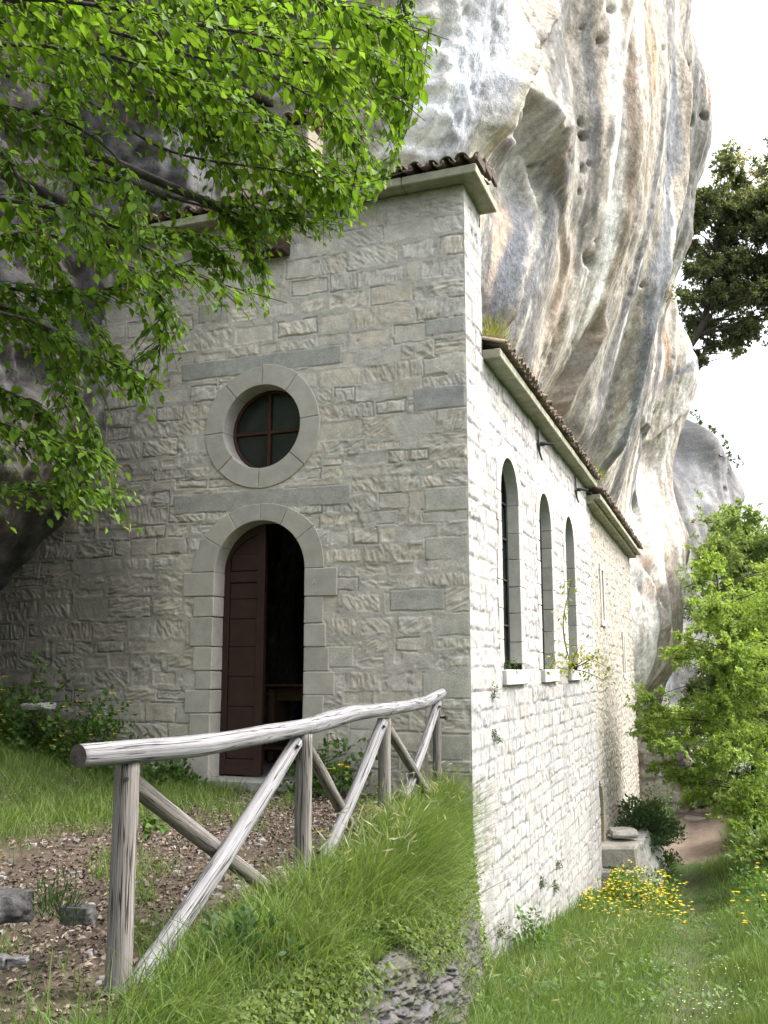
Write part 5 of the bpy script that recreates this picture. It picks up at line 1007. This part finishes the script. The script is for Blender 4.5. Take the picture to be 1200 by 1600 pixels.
clump_tree('bushy_tree', 'duller green tree behind the young bright tree, before the far grey rock', B, tr, cl, 3000, .15, (.13, .20, .07), (.26, .35, .13), 84, 'trees right of the path', .12, .8)
B = at(1096, 500, 44); tr = [at(1080, 640, 43) + np.array([-3, 1, 0]), at(1092, 520, 43.5), at(1105, 450, 44), at(1118, 400, 44), at(1125, 330, 44)]
cl = px_clumps([(1150, 260, 26), (1120, 320, 34), (1160, 330, 44), (1100, 310, 22), (1190, 350, 40), (1085, 350, 26), (1140, 390, 46), (1180, 420, 46), (1100, 400, 30), (1165, 470, 40), (1195, 470, 30), (1130, 470, 30), (1110, 510, 28), (1140, 520, 32), (1090, 470, 22), (1165, 510, 22), (1100, 555, 16), (1120, 545, 18), (1080, 530, 14), (1240, 380, 60), (1230, 300, 50), (1152, 550, 7), (1240, 470, 40)], RS(85), 44, 1.4, 3)
clump_tree('holm_oak', 'dark evergreen oak growing out over the top of the cliff', B, tr, cl, 3600, .20, (.085, .11, .065), (.17, .20, .115), 86, None, .22, .75)
B = at(1150, 330, 49); cl = px_clumps([(1150, 240, 22), (1175, 270, 30), (1140, 280, 26), (1190, 300, 34), (1170, 310, 40), (1145, 225, 12), (1220, 290, 40)], RS(87), 50, .8, 3, .9)
clump_tree('budding_tree', 'pale budding treetop showing behind the dark evergreen oak', at(1170, 420, 50), [at(1170, 480, 50), at(1165, 350, 50), at(1155, 250, 50)], cl, 900, .17, (.28, .27, .15), (.42, .40, .24), 88, None, .10, .9)
B = cliff_surface(1120, 712)
bl_ = px_clumps([(1096, 664, 12), (1112, 678, 16), (1128, 696, 16), (1142, 714, 13), (1154, 730, 9), (1088, 652, 8)], RS(89), 46.5, .5, 2)
clump_tree('rock_shrub', 'green shrub growing on the rim of the far grey rock', B, [B, at(1112, 692, 46.5), at(1124, 694, 46.5)], bl_, 1300, .15, (.06, .10, .04), (.15, .21, .07), 90, None, .06, .8, cat='shrub')
# a far wooded rise that closes the valley behind the trees
clump_tree('far_tree', 'blurred green tree far behind on the right of the grey rock', at(1190, 1100, 60), [at(1190, 1150, 60), at(1190, 950, 60)], px_clumps([(1180, 1010, 60), (1200, 930, 50), (1190, 1100, 70), (1150, 1150, 60), (1240, 1000, 90), (1250, 1120, 90), (1195, 1180, 60)], RS(91), 60, 2, 2), 420, .24, (.10, .15, .05), (.18, .25, .09), 92, 'trees right of the path', .2, .9)

# ---- the tree that hangs over the front of the chapel; its trunk stands outside the picture on the left
OT = empty('overhanging_tree', (-4.6, -6.6, -.2), label='leafy bright green branches hanging in from the upper left before the chapel', cat='tree')
rs = RS(201); TB = np.array([-4.6, -6.6, 0.0])
mb = MB(); tq = spline([TB + [0, 0, -.4], TB + [.1, .1, 2], TB + [.3, -.2, 4.2], TB + [.2, .1, 6.5], TB + [.5, .2, 9]], 24); mb.tube(tq, np.linspace(.26, .10, 24), 14, .12, 3); put(mb.build('trunk', M['bark'], None, True), OT)
BR = [([(-150, 40), (60, 50), (170, 62), (300, 100), (420, 130), (520, 190), (560, 260)], 4.3, 5.0), ([(-120, -60), (150, -30), (400, -10), (600, 40), (690, 70)], 3.9, 4.6), ([(-120, 100), (80, 130), (250, 230), (420, 262), (540, 285), (640, 262)], 5.2, 5.8),
 ([(40, -80), (95, 60), (110, 200), (132, 330)], 4.4, 4.4), ([(-80, 220), (0, 230), (60, 330), (100, 420), (160, 520), (235, 590)], 5.2, 5.6), ([(-80, 245), (100, 258), (200, 285), (320, 308), (430, 322), (550, 345)], 5.6, 6.4),
 ([(-80, 300), (90, 330), (200, 380), (300, 432), (432, 472)], 4.6, 5.0), ([(-80, 420), (60, 445), (180, 440), (330, 388)], 5.2, 5.8), ([(-120, 560), (0, 600), (60, 640), (100, 720)], 5.4, 5.6), ([(-120, 730), (0, 735), (100, 742), (228, 748)], 5.6, 6.0),
 ([(-80, 480), (50, 510), (140, 560), (248, 608)], 5.0, 5.4), ([(180, -100), (330, 50), (470, 100), (600, 150), (655, 190)], 4.6, 5.2), ([(400, -100), (520, 0), (620, 50), (685, 100)], 4.4, 5.0), ([(100, -100), (240, 60), (310, 170), (350, 260), (430, 380)], 5.4, 6.2),
 ([(350, -80), (450, 60), (560, 200), (610, 300)], 5.8, 6.6), ([(250, -80), (420, 60), (520, 160), (560, 330)], 6.0, 6.8), ([(-100, 350), (30, 380), (90, 480), (110, 560), (95, 640)], 6.0, 6.2), ([(-100, 0), (100, 0), (330, 40), (480, 70), (530, 110)], 3.6, 4.0),
 ([(-100, 150), (30, 170), (130, 200), (200, 260), (215, 330)], 4.2, 4.3), ([(-60, 380), (60, 360), (180, 400), (260, 470), (250, 540)], 5.0, 5.3), ([(480, -90), (560, 60), (640, 130)], 5.6, 6.0), ([(300, -90), (340, 90), (480, 240), (545, 300)], 5.2, 5.6), ([(600, -90), (640, 20), (650, 160), (610, 265)], 5.6, 5.9), ([(-120, -30), (20, 30), (150, 120), (330, 180), (470, 230)], 4.8, 5.4), ([(100, -90), (230, -20), (420, 20), (620, 100)], 5.0, 5.6), ([(-100, 460), (0, 480), (60, 530), (130, 640), (150, 700)], 5.4, 5.6), ([(-100, 640), (-20, 650), (60, 680), (130, 700)], 5.0, 5.2), ([(-80, 80), (120, 90), (240, 120), (330, 150), (420, 220)], 3.9, 4.4), ([(330, 310), (380, 350), (400, 380), (425, 400)], 6.1, 6.3), ([(250, 160), (350, 225), (450, 280), (555, 335)], 5.8, 6.4), ([(230, 290), (330, 318), (430, 335), (548, 348)], 5.9, 6.5), ([(380, 150), (460, 230), (540, 275), (620, 268)], 5.6, 6.1), ([(150, 330), (240, 345), (310, 360), (345, 395)], 5.4, 5.8), ([(280, 120), (380, 200), (440, 300), (470, 345)], 6.0, 6.4)]
limbs = MB(); PP = []; DD = []; NN = []; LL = []; CT = []
gap = lambda px, py: (math.exp(-(((px - 290) / 55) ** 2 + ((py - 305) / 40) ** 2)) + .8 * math.exp(-(((px - 175) / 55) ** 2 + ((py - 215) / 40) ** 2)) + .5 * math.exp(-(((px - 400) / 30) ** 2 + ((py - 285) / 25) ** 2)))
def spray(p, d, length, lsz):
    """a drooping twig with alternate leaves hanging from it"""
    e = p + d * length - EYE; dd = e @ _CF; ex, ey = 600 + FPX * (e @ _R) / dd, 800 - FPX * (e @ _CU) / dd
    if ex > np.interp(ey, [0, 80, 180, 260, 330, 352, 385, 470, 490, 600, 700, 760], [690, 685, 648, 618, 566, 540, 425, 440, 330, 258, 232, 232]) or (400 < ey < 440 and ex > 360) or rs.rand() < .8 * gap(ex, ey): return
    nn = max(4, int(length / .046)); q = np.array([p + d * (length * s) + np.array([0, 0, -.30 * length * s * s]) for s in np.linspace(0, 1, 6)]); limbs.tube(q, np.linspace(.0035, .0012, 6), 4, caps=False)
    sd = np.cross(d, [0, 0, 1.0]); sd /= np.linalg.norm(sd) + 1e-6; tl = rs.uniform(-.5, .5)
    for j in range(nn):
        s = (j + .6) / nn; c = p + d * (length * s) + np.array([0, 0, -.30 * length * s * s]); sg = 1 if j % 2 else -1
        PP.append(c); DD.append(d * .55 + sd * sg * rs.uniform(.35, .9) + np.array([0, 0, rs.uniform(-.85, .0)]) + rs.randn(3) * .22)
        NN.append(np.array([0, 0, 1.0]) + sd * tl + rs.randn(3) * .28 + d * .25); LL.append(lsz * rs.uniform(.48, 1.28) * (.8 + .4 * math.sin(math.pi * min(s + .2, 1))))
    if rs.rand() < .10: CT.append(p + d * length * .8 + np.array([0, 0, -.25 * length]))
for pts, d0, d1 in BR:
    dep = np.linspace(d0, d1, len(pts)); q = spline([at(x, y, d) for (x, y), d in zip(pts, dep)], 40); pq = spline([(x, y) for x, y in pts], 40); q = q + .03 * rs.randn(1, 3)
    limbs.tube(q, np.linspace(.013, .002, 40), 6, .15, 2)
    s0 = tq[min(23, max(4, int(4 + (q[0][2]) * 2.4)))]; limbs.tube(spline([s0, (s0 + q[0]) / 2 + [0, 0, .5], q[0], q[2]], 12), np.linspace(.05, .020, 12), 7, .12, 4)
    for j in range(1, 40):
        T_ = q[min(j + 1, 39)] - q[j - 1]; step = np.linalg.norm(T_) / 2; T_ /= np.linalg.norm(T_)
        for r_ in range(1 + int(rs.rand() < .85) + int(rs.rand() < step / .15)):
            if rs.rand() < .85 * gap(*pq[j]) + .12: continue
            a_ = rs.choice([-1, 1]) * rs.uniform(.3, 1.1); sd = np.cross(T_, [0, 0, 1.0]); sd /= np.linalg.norm(sd)
            d = T_ * math.cos(a_) + sd * math.sin(a_) + np.array([0, 0, rs.uniform(-.5, .25)]); d /= np.linalg.norm(d); tl_ = 1 - .5 * j / 40
            spray(q[j], d, rs.uniform(.14, .42) * (.60 + .6 * tl_), .068)
    spray(q[-1], q[-1] - q[-3] if False else (q[-1] - q[-4]) / np.linalg.norm(q[-1] - q[-4]), .22, .06)
put(limbs.build('limb', M['bark'], None, True), OT)
m = len(PP); PP = np.array(PP); DD = np.array(DD); NN = np.array(NN); LL = np.array(LL)
V, F, cc = leaf_arrays(PP, DD, NN, LL, LL * rs.uniform(.52, .72, len(LL)), vary(rs, m, (.075, .155, .018), (.165, .285, .036), .33), fold=.3, curl=.15); put(mesh('crown', V, F, M['leaf'], col=cc), OT)
V, F, cc = leaf_arrays(np.array(CT), np.tile([0, 0, -1.0], (len(CT), 1)) + .12 * rs.randn(len(CT), 3), rs.randn(len(CT), 3), .075, .010, np.array([.20, .14, .06])); c_ = put(mesh('catkin', V, F, M['litter'], col=cc), OT); c_['kind'] = 'stuff'
# the unseen rest of the crown, added to shade the front wall and left rock, overhead and behind the picture's edge: larger sprays of the same leaves
n = 42000; P = np.stack([-10.5 + 7.8 * rs.rand(n) ** 1.1, rs.uniform(-12.5, -1.2, n), rs.uniform(2.6, 9.0, n)], 1)
v_ = P - EYE; dp = v_ @ _CF; pxv = 600 + FPX * (v_ @ _R) / dp; pyv = 800 - FPX * (v_ @ _CU) / dp
k = ((dp < .5) | (pyv < -90) | (pxv < -90)) & (fbm(P[:, 0] * .5, P[:, 1] * .5, P[:, 2] * .6, 7, 2) > -.12) & (np.linalg.norm(v_, axis=1) > 2.2); P = P[k]; m = len(P)
V, F, cc = leaf_arrays(P, rs.randn(m, 3) * .6 + [0, 0, -.2], rs.randn(m, 3) * .35 + [0, 0, 1], rs.uniform(.12, .22, m), rs.uniform(.07, .12, m), vary(rs, m, (.075, .15, .012), (.15, .26, .022)), simple=True); put(mesh('shade_crown', V, F, M['leaf'], col=cc), OT)
